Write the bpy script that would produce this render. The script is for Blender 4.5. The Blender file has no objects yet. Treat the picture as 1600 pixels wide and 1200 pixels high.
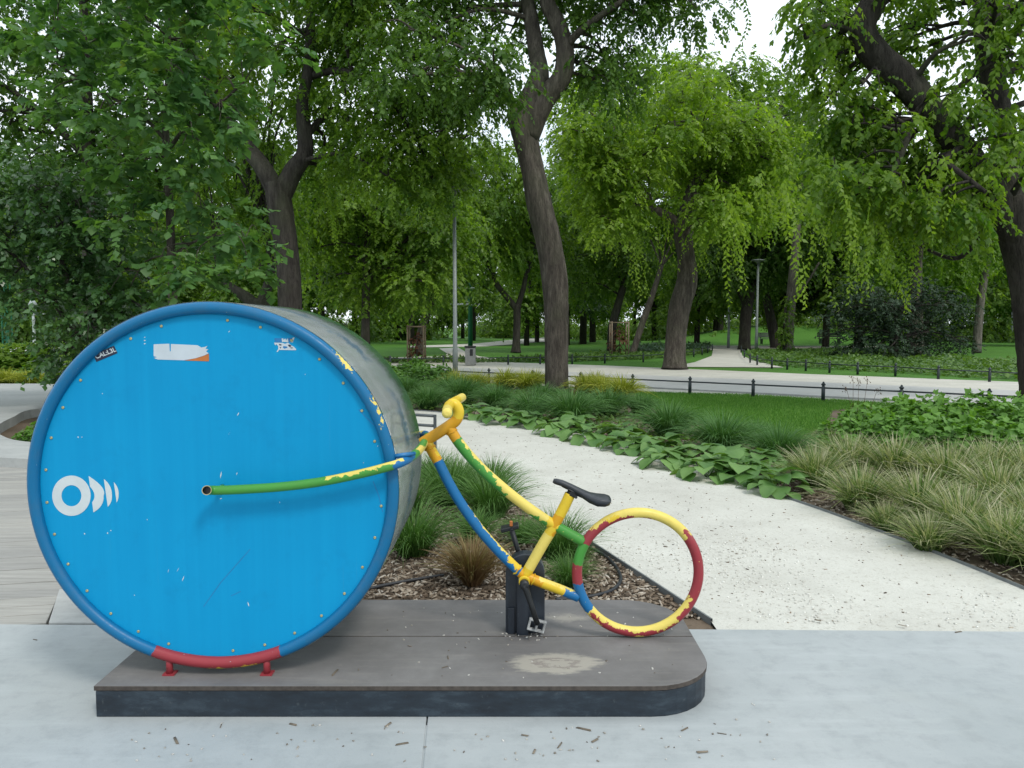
import bpy, math, random
import numpy as np
from mathutils import Vector, Matrix

random.seed(7)
S = bpy.context.scene
COL = S.collection

# ------------------------------------------------------------------ camera
H = 1.5
PITCH = math.atan(90 / 1200.0)
CP, SP = math.cos(PITCH), math.sin(PITCH)
cam_d = bpy.data.cameras.new('camera')
cam_d.sensor_fit = 'HORIZONTAL'
cam_d.sensor_width = 36.0
cam_d.lens = 27.0
cam_d.clip_start = 0.05
cam_d.clip_end = 2000
cam = bpy.data.objects.new('camera', cam_d)
COL.objects.link(cam)
cam.location = (0, 0, H)
cam.rotation_euler = (math.pi / 2 - PITCH, 0, 0)
S.camera = cam

# ------------------------------------------------------------------ sky, sun, exposure
SUN_DIR = Vector((0.36, -0.52, 0.77)).normalized()      # towards the sun
W = bpy.data.worlds.new('World')
S.world = W
W.use_nodes = True
nt = W.node_tree
nt.nodes.clear()
wo = nt.nodes.new('ShaderNodeOutputWorld')
bg = nt.nodes.new('ShaderNodeBackground')
bg.inputs['Strength'].default_value = 0.12
sky = nt.nodes.new('ShaderNodeTexSky')
sky.sky_type = 'NISHITA'
sky.sun_disc = False
sky.sun_elevation = math.asin(SUN_DIR.z)
sky.sun_rotation = math.atan2(SUN_DIR.x, SUN_DIR.y)
tc = nt.nodes.new('ShaderNodeTexCoord')
cn = nt.nodes.new('ShaderNodeTexNoise')
cn.inputs['Scale'].default_value = 2.2
cn.inputs['Detail'].default_value = 6
cr = nt.nodes.new('ShaderNodeMapRange')
cr.inputs['From Min'].default_value = 0.22
cr.inputs['From Max'].default_value = 0.52
cr.inputs['To Min'].default_value = 0.45
cr.inputs['To Max'].default_value = 1.0
cm = nt.nodes.new('ShaderNodeMix')
cm.data_type = 'RGBA'
cm.inputs[7].default_value = (8.2, 9.0, 9.6, 1)
nt.links.new(tc.outputs['Generated'], cn.inputs['Vector'])
nt.links.new(cn.outputs['Fac'], cr.inputs['Value'])
nt.links.new(cr.outputs['Result'], cm.inputs[0])
nt.links.new(sky.outputs[0], cm.inputs[6])
nt.links.new(cm.outputs[2], bg.inputs['Color'])
nt.links.new(bg.outputs[0], wo.inputs['Surface'])

sun_d = bpy.data.lights.new('sun', 'SUN')
sun_d.energy = 1.5
sun_d.angle = math.radians(11)
sun_d.color = (1.0, 0.95, 0.87)
sun = bpy.data.objects.new('sun', sun_d)
COL.objects.link(sun)
sun.location = (6, -4, 14)
sun.rotation_euler = SUN_DIR.to_track_quat('Z', 'Y').to_euler()

S.view_settings.view_transform = 'Standard'
S.view_settings.look = 'None'
S.view_settings.gamma = 1
S.view_settings.use_curve_mapping = False
S.view_settings.exposure = 0.35
S.render.engine = 'CYCLES'
S.cycles.use_denoising = True
S.cycles.max_bounces = 9
S.cycles.diffuse_bounces = 6
S.cycles.transmission_bounces = 4
S.cycles.transparent_max_bounces = 10
S.cycles.caustics_reflective = False
S.cycles.caustics_refractive = False

# ------------------------------------------------------------------ pixel helpers (1600x1200 photo pixels give a direction)
def ray(x, y):
    a, b = (x - 800) / 1200.0, (y - 600) / 1200.0
    return Vector((a, CP - b * SP, -SP - b * CP))
def G(x, y, z=0.0):                       # where the ray meets height z
    d = ray(x, y)
    s = (z - H) / d.z
    return Vector((d.x * s, d.y * s, z))
def PY(x, y, Y):                          # where the ray meets the upright plane at depth Y
    d = ray(x, y)
    s = Y / d.y
    return Vector((d.x * s, Y, H + d.z * s))
def GT(t):                                # photo row of the ground at depth t
    return 600 + 1200 * (H / t - SP) / CP

# ------------------------------------------------------------------ mesh helpers
class MB:
    def __init__(self):
        self.v, self.f, self.m, self.uv, self.sm = [], [], [], [], []
    def face(self, idx, m=0, uv=None, smooth=False):
        self.f.append(idx); self.m.append(m); self.uv.append(uv); self.sm.append(smooth)
    def box(self, c, s, rot=None, m=0, taper=1.0):
        c = Vector(c); b = len(self.v)
        for dz in (-.5, .5):
            k = taper if dz > 0 else 1.0
            for dx, dy in ((-.5, -.5), (.5, -.5), (.5, .5), (-.5, .5)):
                p = Vector((dx * s[0] * k, dy * s[1] * k, dz * s[2]))
                if rot: p = rot @ p
                self.v.append(c + p)
        for q in ((0, 3, 2, 1), (4, 5, 6, 7), (0, 1, 5, 4), (1, 2, 6, 5), (2, 3, 7, 6), (3, 0, 4, 7)):
            self.face([b + i for i in q], m)
        return self
    def prism(self, pts, z0, z1, m=0, mside=None):      # upright prism over (x, y) outline
        n = len(pts); b = len(self.v)
        for z in (z0, z1):
            for p in pts: self.v.append(Vector((p[0], p[1], z)))
        self.face(list(range(b + n, b + 2 * n)), m)
        self.face(list(range(b + n - 1, b - 1, -1)), m)
        for i in range(n):
            j = (i + 1) % n
            self.face([b + i, b + j, b + n + j, b + n + i], m if mside is None else mside)
        return self
    def plate(self, pts, y0, y1, m=0):                  # prism over (x, z) outline, thickness in y (y0 nearer)
        n = len(pts); b = len(self.v)
        for y in (y0, y1):
            for p in pts: self.v.append(Vector((p[0], y, p[1])))
        self.face(list(range(b, b + n)), m)
        self.face(list(range(b + 2 * n - 1, b + n - 1, -1)), m)
        for i in range(n):
            j = (i + 1) % n
            self.face([b + j, b + i, b + n + i, b + n + j], m)
        return self
    def tube(self, path, r, seg=12, closed=False, cap=True, m=0, round_end=False, rough=0.0, seed=0):
        P = [Vector(p) for p in path]
        n = len(P)
        R = list(r) if hasattr(r, '__len__') else [r] * n
        if round_end and not closed:
            a = (P[0] - P[1]).normalized(); e = (P[-1] - P[-2]).normalized()
            P = [P[0] + a * R[0] * .75, P[0] + a * R[0] * .45] + P + [P[-1] + e * R[-1] * .45, P[-1] + e * R[-1] * .75]
            R = [R[0] * .35, R[0] * .85] + R + [R[-1] * .85, R[-1] * .35]
            n = len(P)
        L = [0.0]
        for i in range(1, n): L.append(L[-1] + (P[i] - P[i - 1]).length)
        tot = L[-1] + ((P[0] - P[-1]).length if closed else 0)
        def tan(i):
            if closed: return (P[(i + 1) % n] - P[i - 1]).normalized()
            if i == 0: return (P[1] - P[0]).normalized()
            if i == n - 1: return (P[-1] - P[-2]).normalized()
            return ((P[i + 1] - P[i]).normalized() + (P[i] - P[i - 1]).normalized()).normalized()
        t0 = tan(0)
        nrm = t0.orthogonal().normalized() if abs(t0.z) > .9 else (Vector((0, 0, 1)) - t0 * t0.z).normalized()
        if closed:
            ce = sum(P, Vector()) / n; nrm = (P[0] - ce).normalized()
        b = len(self.v); prev = t0
        rnd = random.Random(seed)
        ph = [(rnd.uniform(0, 6.28), rnd.uniform(2, 5)) for _ in range(4)]
        for i in range(n):
            t = tan(i)
            nrm = (prev.rotation_difference(t) @ nrm); nrm = (nrm - t * nrm.dot(t)).normalized(); prev = t
            bi = t.cross(nrm)
            for k in range(seg):
                a = 2 * math.pi * k / seg
                rr = R[i]
                if rough:
                    rr *= 1 + rough * (math.sin(3 * a + ph[0][0] + L[i] * .35) * .5 + math.sin(5 * a + ph[1][0] - L[i] * .5) * .45 + math.sin(2 * a + ph[2][0] + L[i] * 1.1) * .5 + rnd.uniform(-.35, .35))
                self.v.append(P[i] + (nrm * math.cos(a) + bi * math.sin(a)) * rr)
        rings = n if closed else n - 1
        for i in range(rings):
            j = (i + 1) % n
            u0 = L[i] / tot; u1 = (L[i + 1] / tot) if i + 1 < n else 1.0
            for k in range(seg):
                k2 = (k + 1) % seg
                self.face([b + i * seg + k, b + i * seg + k2, b + j * seg + k2, b + j * seg + k], m,
                          [(u0, k / seg), (u0, (k + 1) / seg), (u1, (k + 1) / seg), (u1, k / seg)], True)
        if cap and not closed:
            self.face([b + k for k in range(seg - 1, -1, -1)], m)
            self.face([b + (n - 1) * seg + k for k in range(seg)], m)
        return self
    def lathe(self, prof, c=(0, 0, 0), axis='z', seg=24, m=0):
        b = len(self.v); c = Vector(c); n = len(prof)
        for r, h in prof:
            for k in range(seg):
                a = 2 * math.pi * k / seg
                x, y = r * math.cos(a), r * math.sin(a)
                self.v.append(c + (Vector((x, y, h)) if axis == 'z' else Vector((x, h, y))))
        for i in range(n - 1):
            for k in range(seg):
                k2 = (k + 1) % seg
                q = [b + i * seg + k, b + i * seg + k2, b + (i + 1) * seg + k2, b + (i + 1) * seg + k]
                self.face(q if axis == 'z' else q[::-1], m, None, True)
        e = [b + k for k in range(seg)]; f = [b + (n - 1) * seg + k for k in range(seg)]
        if axis == 'z': e.reverse()
        else: f.reverse()
        self.face(e, m); self.face(f, m)
        return self
    def mesh(self, name, mats):
        me = bpy.data.meshes.new(name)
        me.from_pydata([tuple(v) for v in self.v], [], self.f)
        me.polygons.foreach_set('material_index', self.m)
        me.polygons.foreach_set('use_smooth', self.sm)
        if any(u for u in self.uv):
            ul = me.uv_layers.new(name='UVMap')
            li = 0; data = []
            for fi, u in enumerate(self.uv):
                for k in range(len(self.f[fi])):
                    data += list(u[k]) if u else [0.0, 0.0]
            ul.data.foreach_set('uv', data)
        for mt in (mats if isinstance(mats, (list, tuple)) else [mats]): me.materials.append(mt)
        me.update()
        return me
    def build(self, name, mats, parent=None, bevel=0.0):
        o = bpy.data.objects.new(name, self.mesh(name, mats))
        COL.objects.link(o)
        if parent is not None:
            o.parent = parent
            o.matrix_parent_inverse = wm(parent).inverted()
        if bevel:
            bv = o.modifiers.new('bevel', 'BEVEL'); bv.width = bevel; bv.segments = 2; bv.limit_method = 'ANGLE'
        return o
def wm(o):
    m = Matrix.LocRotScale(o.location, o.rotation_euler, o.scale)
    if o.parent is not None: m = wm(o.parent) @ o.matrix_parent_inverse @ m
    return m
def empty(name, loc, label=None, cat=None, group=None):
    o = bpy.data.objects.new(name, None); o.empty_display_size = .1
    COL.objects.link(o); o.location = loc
    if label: tag(o, label, cat, group)
    return o
def tag(o, label=None, cat=None, group=None, kind=None):
    if label: o['label'] = label
    if cat: o['category'] = cat
    if group: o['group'] = group
    if kind: o['kind'] = kind
    return o
def spline(pts, n=8, closed=False):
    P = [Vector(p) for p in pts]; out = []
    N = len(P); rng = N if closed else N - 1
    for i in range(rng):
        if closed: p0, p1, p2, p3 = P[i - 1], P[i], P[(i + 1) % N], P[(i + 2) % N]
        else: p0, p1, p2, p3 = P[max(i - 1, 0)], P[i], P[i + 1], P[min(i + 2, N - 1)]
        for k in range(n):
            t = k / n
            out.append(.5 * ((2 * p1) + (p2 - p0) * t + (2 * p0 - 5 * p1 + 4 * p2 - p3) * t * t + (3 * p1 - p0 - 3 * p2 + p3) * t ** 3))
    if not closed: out.append(P[-1])
    return out

# ------------------------------------------------------------------ materials
MATS = {}
class NB:                                  # small node builder
    def __init__(self, name):
        self.mt = bpy.data.materials.new(name); self.mt.use_nodes = True
        self.t = self.mt.node_tree
        self.b = self.t.nodes['Principled BSDF']; self.o = self.t.nodes['Material Output']
    def n(self, ty, **kw):
        x = self.t.nodes.new('ShaderNode' + ty)
        for k, v in kw.items():
            if hasattr(x, k) and k not in x.inputs: setattr(x, k, v)
            else: x.inputs[k].default_value = v
        return x
    def l(self, a, b): self.t.links.new(a, b)
    def coord(self, kind='Object', scale=None):
        c = self.n('TexCoord').outputs[kind]
        if scale is None: return c
        mp = self.n('Mapping'); mp.inputs['Scale'].default_value = scale
        self.l(c, mp.inputs['Vector']); return mp.outputs[0]
    def noise(self, vec, scale, detail=4, rough=.55):
        x = self.n('TexNoise'); x.inputs['Scale'].default_value = scale; x.inputs['Detail'].default_value = detail
        x.inputs['Roughness'].default_value = rough
        self.l(vec, x.inputs['Vector']); return x.outputs['Fac']
    def ramp(self, fac, stops, interp='LINEAR'):
        x = self.n('ValToRGB'); e = x.color_ramp; e.interpolation = interp
        while len(e.elements) < len(stops): e.elements.new(1.0)
        for el, (p, c) in zip(e.elements, stops):
            el.position = p; el.color = (c[0], c[1], c[2], 1) if hasattr(c, '__len__') else (c, c, c, 1)
        self.l(fac, x.inputs[0]); return x.outputs[0]
    def mix(self, fac, a, b, mode='MIX'):
        x = self.n('Mix'); x.data_type = 'RGBA'; x.blend_type = mode
        for s, v in ((0, fac), (6, a), (7, b)):
            if hasattr(v, 'is_linked') or hasattr(v, 'links'): self.l(v, x.inputs[s])
            elif hasattr(v, '__len__'): x.inputs[s].default_value = (v[0], v[1], v[2], 1)
            else: x.inputs[s].default_value = v
        return x.outputs[2]
    def math(self, op, a, b=0.0):
        x = self.n('Math'); x.operation = op
        for s, v in ((0, a), (1, b)):
            if hasattr(v, 'links'): self.l(v, x.inputs[s])
            else: x.inputs[s].default_value = v
        return x.outputs[0]
    def bump(self, h, strength=.3, dist=.01):
        x = self.n('Bump'); x.inputs['Strength'].default_value = strength; x.inputs['Distance'].default_value = dist
        self.l(h, x.inputs['Height']); self.l(x.outputs[0], self.b.inputs['Normal'])
    def done(self, col=None, rough=.6, metal=0.0, spec=.5):
        if col is not None:
            if hasattr(col, 'links'): self.l(col, self.b.inputs['Base Color'])
            else: self.b.inputs['Base Color'].default_value = (*col, 1)
        if hasattr(rough, 'links'): self.l(rough, self.b.inputs['Roughness'])
        else: self.b.inputs['Roughness'].default_value = rough
        self.b.inputs['Metallic'].default_value = metal
        self.b.inputs['Specular IOR Level'].default_value = spec
        return self.mt

def plain(name, col, rough=.6, metal=0.0, var=.15, scale=12.0, spec=.5, bump=0.0):
    q = NB(name); c = q.coord()
    f = q.noise(c, scale, 5)
    a = tuple(x * (1 - var) for x in col); b = tuple(min(1, x * (1 + var)) for x in col)
    k = q.ramp(f, [(.3, a), (.7, b)])
    if bump: q.bump(f, bump, .004)
    return q.done(k, rough, metal, spec)

YEL, ORG, GRN, BLU, RED = (.64, .45, .03), (.58, .29, .012), (.055, .25, .04), (.008, .125, .31), (.27, .034, .044)
LYEL = (.66, .53, .12)
def paint(name, stops, wear=None, jag=.035, chips=None):
    """paint in bands along a tube: stops = [(u, colour)], ragged edges;
    wear = [(u0, u1, v0, v1, colour)] streaks where an older coat shows."""
    q = NB(name)
    uvn = q.n('UVMap'); sx = q.n('SeparateXYZ'); q.l(uvn.outputs[0], sx.inputs[0])
    oc = q.coord()
    n1 = q.noise(oc, 34, 5, .65); n2 = q.noise(oc, 80, 4, .6)
    u = q.math('ADD', sx.outputs[0], q.math('MULTIPLY', q.math('SUBTRACT', n1, .5), jag))
    col = q.ramp(u, stops, 'CONSTANT')
    for (u0, u1, v0, v1, c) in (wear or []):
        uu = q.math('ADD', sx.outputs[0], q.math('MULTIPLY', q.math('SUBTRACT', n1, .5), .08))
        vv = q.math('ADD', sx.outputs[1], q.math('MULTIPLY', q.math('SUBTRACT', n1, .5), .55))
        m = q.math('MULTIPLY', q.math('MULTIPLY', q.math('GREATER_THAN', uu, u0), q.math('LESS_THAN', uu, u1)),
                   q.math('MULTIPLY', q.math('GREATER_THAN', vv, v0), q.math('LESS_THAN', vv, v1)))
        col = q.mix(m, col, c)
    if chips:
        col = q.mix(q.math('GREATER_THAN', n2, chips[1]), col, chips[0])
    dirt = q.noise(oc, 9, 6, .7)
    col = q.mix(q.math('MULTIPLY', q.ramp(dirt, [(.5, 0.0), (.8, 1.0)]), .22), col, (.10, .10, .07))
    q.bump(n1, .12, .003)
    return q.done(col, q.ramp(n2, [(.3, .3), (.7, .5)]), 0, .3)

def concrete(name, a, b, rough=.75):
    q = NB(name); c = q.coord()
    f = q.noise(c, 1.3, 8, .65); g = q.noise(c, 9, 6, .7); h = q.noise(c, 120, 3, .6)
    st = q.noise(q.coord('Object', (.5, 3.5, 1)), 1.6, 6, .7)
    col = q.ramp(f, [(.28, a), (.72, b)])
    col = q.mix(q.math('MULTIPLY', q.ramp(g, [(.48, 0.0), (.74, 1.0)]), .42), col, tuple(x * .70 for x in a))
    col = q.mix(q.math('MULTIPLY', q.ramp(st, [(.5, 0.0), (.72, 1.0)]), .40), col, tuple(min(1, x * 1.25) for x in b))
    col = q.mix(q.math('MULTIPLY', q.ramp(h, [(.60, 0.0), (.72, 1.0)]), .22), col, (.2, .2, .19))
    fine = q.noise(c, 420, 2, .5)
    col = q.mix(q.math('MULTIPLY', q.ramp(fine, [(.55, 0.0), (.7, 1.0)]), .16), col, tuple(x * .6 for x in a))
    warm = q.noise(c, .8, 5, .7)
    col = q.mix(q.math('MULTIPLY', q.ramp(warm, [(.55, 0.0), (.75, 1.0)]), .30), col, (a[0] * 1.02, a[1] * .97, a[2] * .86))
    q.bump(q.math('ADD', q.math('MULTIPLY', h, .6), g), .18, .006)
    return q.done(col, rough, 0, .35)

def leafmat(name, c1, c2, trans=.42, rough=.45, spec=.35, c3=None):
    q = NB(name)
    at = q.n('Attribute'); at.attribute_name = 'rnd'
    big = q.noise(q.coord(), .55, 3)
    f = q.math('ADD', q.math('MULTIPLY', at.outputs['Fac'], .65), q.math('MULTIPLY', q.math('SUBTRACT', big, .35), 1.1))
    st = [(.12, c1), (.80, c2)] + ([(.985, c3)] if c3 else [])
    col = q.ramp(f, st)
    q.done(col, rough, 0, spec)
    tr = q.n('BsdfTranslucent')
    tcol = q.mix(1.0, col, (1.5, 1.55, .5), 'MULTIPLY')
    q.l(tcol, tr.inputs['Color'])
    mx = q.n('MixShader'); mx.inputs[0].default_value = trans
    q.l(q.b.outputs[0], mx.inputs[1]); q.l(tr.outputs[0], mx.inputs[2]); q.l(mx.outputs[0], q.o.inputs['Surface'])
    return q.mt

def rndmat(name, stops, rough=.8, trans=0.0, spec=.3):
    q = NB(name); at = q.n('Attribute'); at.attribute_name = 'rnd'
    col = q.ramp(at.outputs['Fac'], stops)
    q.done(col, rough, 0, spec)
    if trans:
        tr = q.n('BsdfTranslucent'); q.l(q.mix(1.0, col, (1.2, 1.35, .6), 'MULTIPLY'), tr.inputs['Color'])
        mx = q.n('MixShader'); mx.inputs[0].default_value = trans
        q.l(q.b.outputs[0], mx.inputs[1]); q.l(tr.outputs[0], mx.inputs[2]); q.l(mx.outputs[0], q.o.inputs['Surface'])
    return q.mt

def barkmat(name, a, b):
    q = NB(name)
    v = q.coord('Object', (9, 9, 1.6)); w = q.coord('Object', (28, 28, 6))
    f = q.noise(v, 1.0, 7, .7); g = q.noise(w, 1.0, 5, .65); h = q.noise(q.coord(), .9, 3)
    col = q.ramp(f, [(.32, tuple(x * .55 for x in a)), (.5, a), (.72, b)])
    col = q.mix(q.math('MULTIPLY', q.ramp(g, [(.30, 1.0), (.46, 0.0)]), .8), col, tuple(x * .3 for x in a))
    col = q.mix(q.math('MULTIPLY', q.ramp(h, [(.5, 0.0), (.7, 1.0)]), .4), col, (.07, .08, .045))
    q.bump(q.math('ADD', f, q.math('MULTIPLY', g, .8)), .9, .05)
    return q.done(col, .9, 0, .15)

M_bark = barkmat('bark_grey_brown', (.072, .062, .052), (.150, .133, .110))
M_bark_d = barkmat('bark_dark', (.042, .037, .033), (.080, .072, .062))
M_bark_p = barkmat('bark_pale', (.12, .108, .092), (.21, .19, .165))

# leaf batches -------------------------------------------------------------
def fast_mesh(name, V, F, mat, rnd=None, smooth=False):
    """V (n,3) float, F (m,k) int with k = 3 or 4"""
    me = bpy.data.meshes.new(name)
    n, (m, k) = len(V), F.shape
    me.vertices.add(n); me.vertices.foreach_set('co', V.astype(np.float32).ravel())
    me.loops.add(m * k); me.loops.foreach_set('vertex_index', F.astype(np.int32).ravel())
    me.polygons.add(m)
    me.polygons.foreach_set('loop_start', np.arange(0, m * k, k, dtype=np.int32))
    me.polygons.foreach_set('loop_total', np.full(m, k, dtype=np.int32))
    if smooth: me.polygons.foreach_set('use_smooth', np.ones(m, dtype=bool))
    if rnd is not None:
        a = me.attributes.new('rnd', 'FLOAT', 'POINT'); a.data.foreach_set('value', rnd.astype(np.float32))
    me.materials.append(mat)
    me.update(calc_edges=True)
    return me
def link(name, me, parent=None, loc=None):
    o = bpy.data.objects.new(name, me); COL.objects.link(o)
    if loc is not None: o.location = loc
    if parent is not None:
        o.parent = parent; o.matrix_parent_inverse = wm(parent).inverted()
    return o
def nrmz(a): return a / np.maximum(np.linalg.norm(a, axis=-1, keepdims=True), 1e-9)

def leaves(P, D, N, size, asp=.55, fold=.18, rng=None):
    """diamond leaves folded along the midrib: P base, D direction, N up; all (n,3)"""
    D = nrmz(D); Sd = nrmz(np.cross(D, N)); Nn = np.cross(Sd, D)
    l = size[:, None]; w = l * asp * .5
    a = P; t = P + D * l - Nn * l * fold * .6
    mid = P + D * l * .42
    r = mid + Sd * w - Nn * w * fold * 2; q = mid - Sd * w - Nn * w * fold * 2
    V = np.stack([a, r, t, q], 1).reshape(-1, 3)
    F = np.arange(len(P) * 4).reshape(-1, 4)
    return V, F

def crown_leaves(blobs, rng, dens=24, leaf=.12, asp=.55, L=.8, droop=.6, K=14, hang=.5, shell=.45, gap=.0):
    """blobs: (center(3), radii(3)); sprays of leaves on drooping twigs"""
    VV, RR, n = [], [], 0
    for c, r in blobs:
        c = np.array(c); r = np.array(r)
        ns = max(6, int(dens * (r.prod()) ** (2 / 3) * 4.19))
        d = nrmz(rng.normal(size=(ns, 3))); rad = rng.random(ns) ** shell
        p = c + d * rad[:, None] * r
        if gap:
            q = np.sin(p[:, 0] * 2.1 + 1.3 * p[:, 2]) + np.sin(p[:, 2] * 2.7 - p[:, 1] * 1.9) + np.sin(p[:, 1] * 1.7 + p[:, 0] * .9)
            p = p[q > -3 + gap * 3]; d = d[q > -3 + gap * 3]; ns = len(p)
            if ns < 2: continue
        out = d.copy(); out[:, 2] *= .35
        out = nrmz(out + rng.normal(size=(ns, 3)) * .45)
        Ls = L * rng.uniform(.55, 1.25, ns)
        s = (np.arange(K) + .6) / K
        down = np.array([0, 0, -1.0])
        pos = p[:, None] + out[:, None] * (Ls[:, None] * s)[..., None] * (1 - .45 * droop * s[None, :, None]) + down * ((Ls[:, None] * droop * s ** 1.7)[..., None])
        tang = nrmz(out[:, None] * (1 - .5 * droop * s[None, :, None]) + down * (droop * 1.7 * s ** .7)[None, :, None])
        side = nrmz(np.cross(tang, np.array([0, 0, 1.0]) + rng.normal(size=(ns, 1, 3)) * .25))
        sg = np.where(np.arange(K) % 2 == 0, 1.0, -1.0)[None, :, None]
        D = tang * .55 + side * sg * .8 + down * hang + rng.normal(size=(ns, K, 3)) * .28
        N = np.array([0, 0, 1.0]) * (1.0) + out[:, None] * .35 * (.3 + hang) + rng.normal(size=(ns, K, 3)) * .38
        sz = leaf * rng.uniform(.45, 1.3, (ns, K)) * rng.uniform(.75, 1.15, (ns, 1))
        V, F = leaves(pos.reshape(-1, 3), D.reshape(-1, 3), N.reshape(-1, 3), sz.ravel(), asp)
        rn = np.clip(rng.random(ns)[:, None] * .7 + rng.random((ns, K)) * .3, 0, 1).ravel()
        VV.append(V); RR.append(np.repeat(rn, 4))
    V = np.concatenate(VV); R = np.concatenate(RR)
    return V, np.arange(len(V)).reshape(-1, 4), R

def at(x, y, t):                       # pixel + depth along the lens axis
    d = ray(x, y); return Vector((d.x * t, d.y * t, H + d.z * t))

def tree(name, label, t, trunk, limbs, blobs, mat, bark, seed, group=None, cat='tree', seg=12, twigs=2, rough=.07, **kw):
    """trunk: [(px, py, width_px)], first row is the foot on the ground; limbs: lists of (px, py, width_px, dt);
    blobs: (px, py, dt, r, [rz]) in metres around points at depth t+dt"""
    rng = np.random.default_rng(seed); rr = random.Random(seed)
    f = trunk[0]; base = at(f[0], f[1], t); base.z = -.03
    root = empty(name, (base.x, base.y, 0), label, cat, group)
    k = t / 1200.0
    pts = [base] + [at(a[0], a[1], t) for a in trunk[1:]]
    rad = [a[2] * k * .5 for a in trunk]
    sp = spline([Vector((p.x, p.y, p.z)) for p in pts], 6); rs = [v.x for v in spline([Vector((r, 0, 0)) for r in rad], 6)]
    rs[0] *= 1.12; rs[1] *= 1.04
    MB().tube(sp, rs, seg, rough=rough, seed=seed).build('trunk', bark, root)
    nodes = list(zip(sp[len(sp) // 2:], rs[len(sp) // 2:]))
    for li, lb in enumerate(limbs):
        p = spline([at(a[0], a[1], t + a[3]) for a in lb], 5); r = [v.x for v in spline([Vector((a[2] * k * .5, 0, 0)) for a in lb], 5)]
        MB().tube(p, r, max(8, seg - 3), rough=rough, seed=seed + li + 1).build('limb', bark, root)
        nodes += list(zip(p[1:], r[1:]))
    B = []
    tw = MB()
    for b in blobs:
        c = at(b[0], b[1], t + b[2]); r = b[3]; rz = b[4] if len(b) > 4 else r * .75
        B.append(((c.x, c.y, c.z), (r, r, rz)))
        q, qr = min(nodes, key=lambda n_: (n_[0] - c).length + (2.0 if n_[0].z > c.z + .8 else 0))
        r0 = min(qr * .7, .07)
        mid = (q + c) * .5 + Vector((rr.uniform(-.2, .2), rr.uniform(-.2, .2), .12 * (q - c).length))
        br = spline([q, mid, c], 5)
        tw.tube(br, [r0 * (1 - .75 * i / (len(br) - 1)) for i in range(len(br))], 6, rough=.05, seed=seed)
        for _ in range(twigs):
            d = Vector((rr.uniform(-1, 1), rr.uniform(-1, 1), rr.uniform(-.5, .8))).normalized()
            s0 = br[rr.randrange(len(br) // 2, len(br))]
            e = c + Vector((d.x * r * .85, d.y * r * .85, d.z * rz * .85))
            m2 = (s0 + e) * .5 + Vector((0, 0, .15))
            tw.tube(spline([s0, m2, e], 4), [r0 * .4 * (1 - .8 * i / 8) + .003 for i in range(9)], 5)
    if tw.v: tw.build('branches', bark, root)['kind'] = 'stuff'
    V, F, R = crown_leaves(B, rng, **kw)
    o = link('crown', fast_mesh('crown', V, F, mat, R), root)
    o['kind'] = 'stuff'
    return root

# ================================================================== SETTING
M_conc = concrete('concrete_pavement', (.295, .325, .332), (.370, .395, .400))
M_conc_l = concrete('concrete_terrace', (.31, .325, .32), (.39, .40, .39))
M_stone = concrete('rough_stone', (.26, .27, .265), (.40, .41, .40))
M_asph = concrete('asphalt_road', (.37, .372, .36), (.43, .43, .415))
def gravelmat(name, a, b, dark, scale):
    q = NB(name); c = q.coord()
    v = q.n('TexVoronoi'); v.inputs['Scale'].default_value = scale; q.l(c, v.inputs['Vector'])
    sp = q.n('SeparateColor'); q.l(v.outputs['Color'], sp.inputs[0])
    f = q.noise(c, 1.1, 6, .6); g = q.noise(c, 26, 5, .7)
    col = q.ramp(f, [(.3, a), (.7, b)])
    pat = q.noise(c, 3.2, 6, .7); grn = q.noise(c, 150, 3, .6)
    col = q.mix(q.math('MULTIPLY', q.ramp(pat, [(.5, 0.0), (.72, 1.0)]), .35), col, tuple(x * .80 for x in a))
    col = q.mix(q.math('MULTIPLY', q.ramp(grn, [(.5, 0.0), (.68, 1.0)]), .28), col, tuple(x * .62 for x in a))
    col = q.mix(q.math('MULTIPLY', q.ramp(sp.outputs[0], [(.86, 0.0), (.95, 1.0)]), .28), col, dark)
    col = q.mix(q.math('MULTIPLY', q.ramp(g, [(.55, 0.0), (.75, 1.0)]), .35), col, tuple(x * .72 for x in a))
    q.bump(q.math('ADD', v.outputs['Distance'], g), .35, .006)
    return q.done(col, .9, 0, .2)
M_path = gravelmat('pale_gravel', (.455, .45, .405), (.565, .565, .515), (.25, .22, .17), 70)
M_roadgrav = gravelmat('roadside_gravel', (.44, .43, .38), (.54, .525, .47), (.3, .27, .2), 30)
M_mulch = gravelmat('mulch_soil', (.085, .065, .045), (.17, .13, .095), (.03, .022, .016), 45)
def lawnmat():
    q = NB('lawn'); c = q.coord()
    f = q.noise(c, .35, 6, .65); g = q.noise(q.coord('Object', (14, 5, 14)), 3, 6, .8)
    col = q.ramp(f, [(.3, (.060, .165, .022)), (.7, (.095, .235, .032))])
    col = q.mix(q.math('MULTIPLY', q.ramp(g, [(.4, 1.0), (.6, 0.0)]), .45), col, (.022, .06, .01))
    q.bump(g, .8, .04)
    return q.done(col, .85, 0, .2)
M_lawn = lawnmat()
M_steel_dark = plain('edging_steel', (.16, .175, .18), .6, .3)

def sheet(name, pts, z, mat, kind='structure', parent=None):
    m = MB(); n = len(pts)
    m.v = [Vector((p[0], p[1], z)) for p in pts]
    A = sum(pts[i][0] * pts[(i + 1) % n][1] - pts[(i + 1) % n][0] * pts[i][1] for i in range(n))
    m.face(list(range(n)) if A > 0 else list(range(n - 1, -1, -1)))
    o = m.build(name, mat, parent)
    if parent is None: o['kind'] = kind
    return o
def pg(pix, z): return [G(x, y, z) for x, y in pix]

# the ground: one lawn sheet to the horizon
sheet('ground', [(-500, -60), (500, -60), (500, 900), (-500, 900)], -.06, M_lawn)

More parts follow.
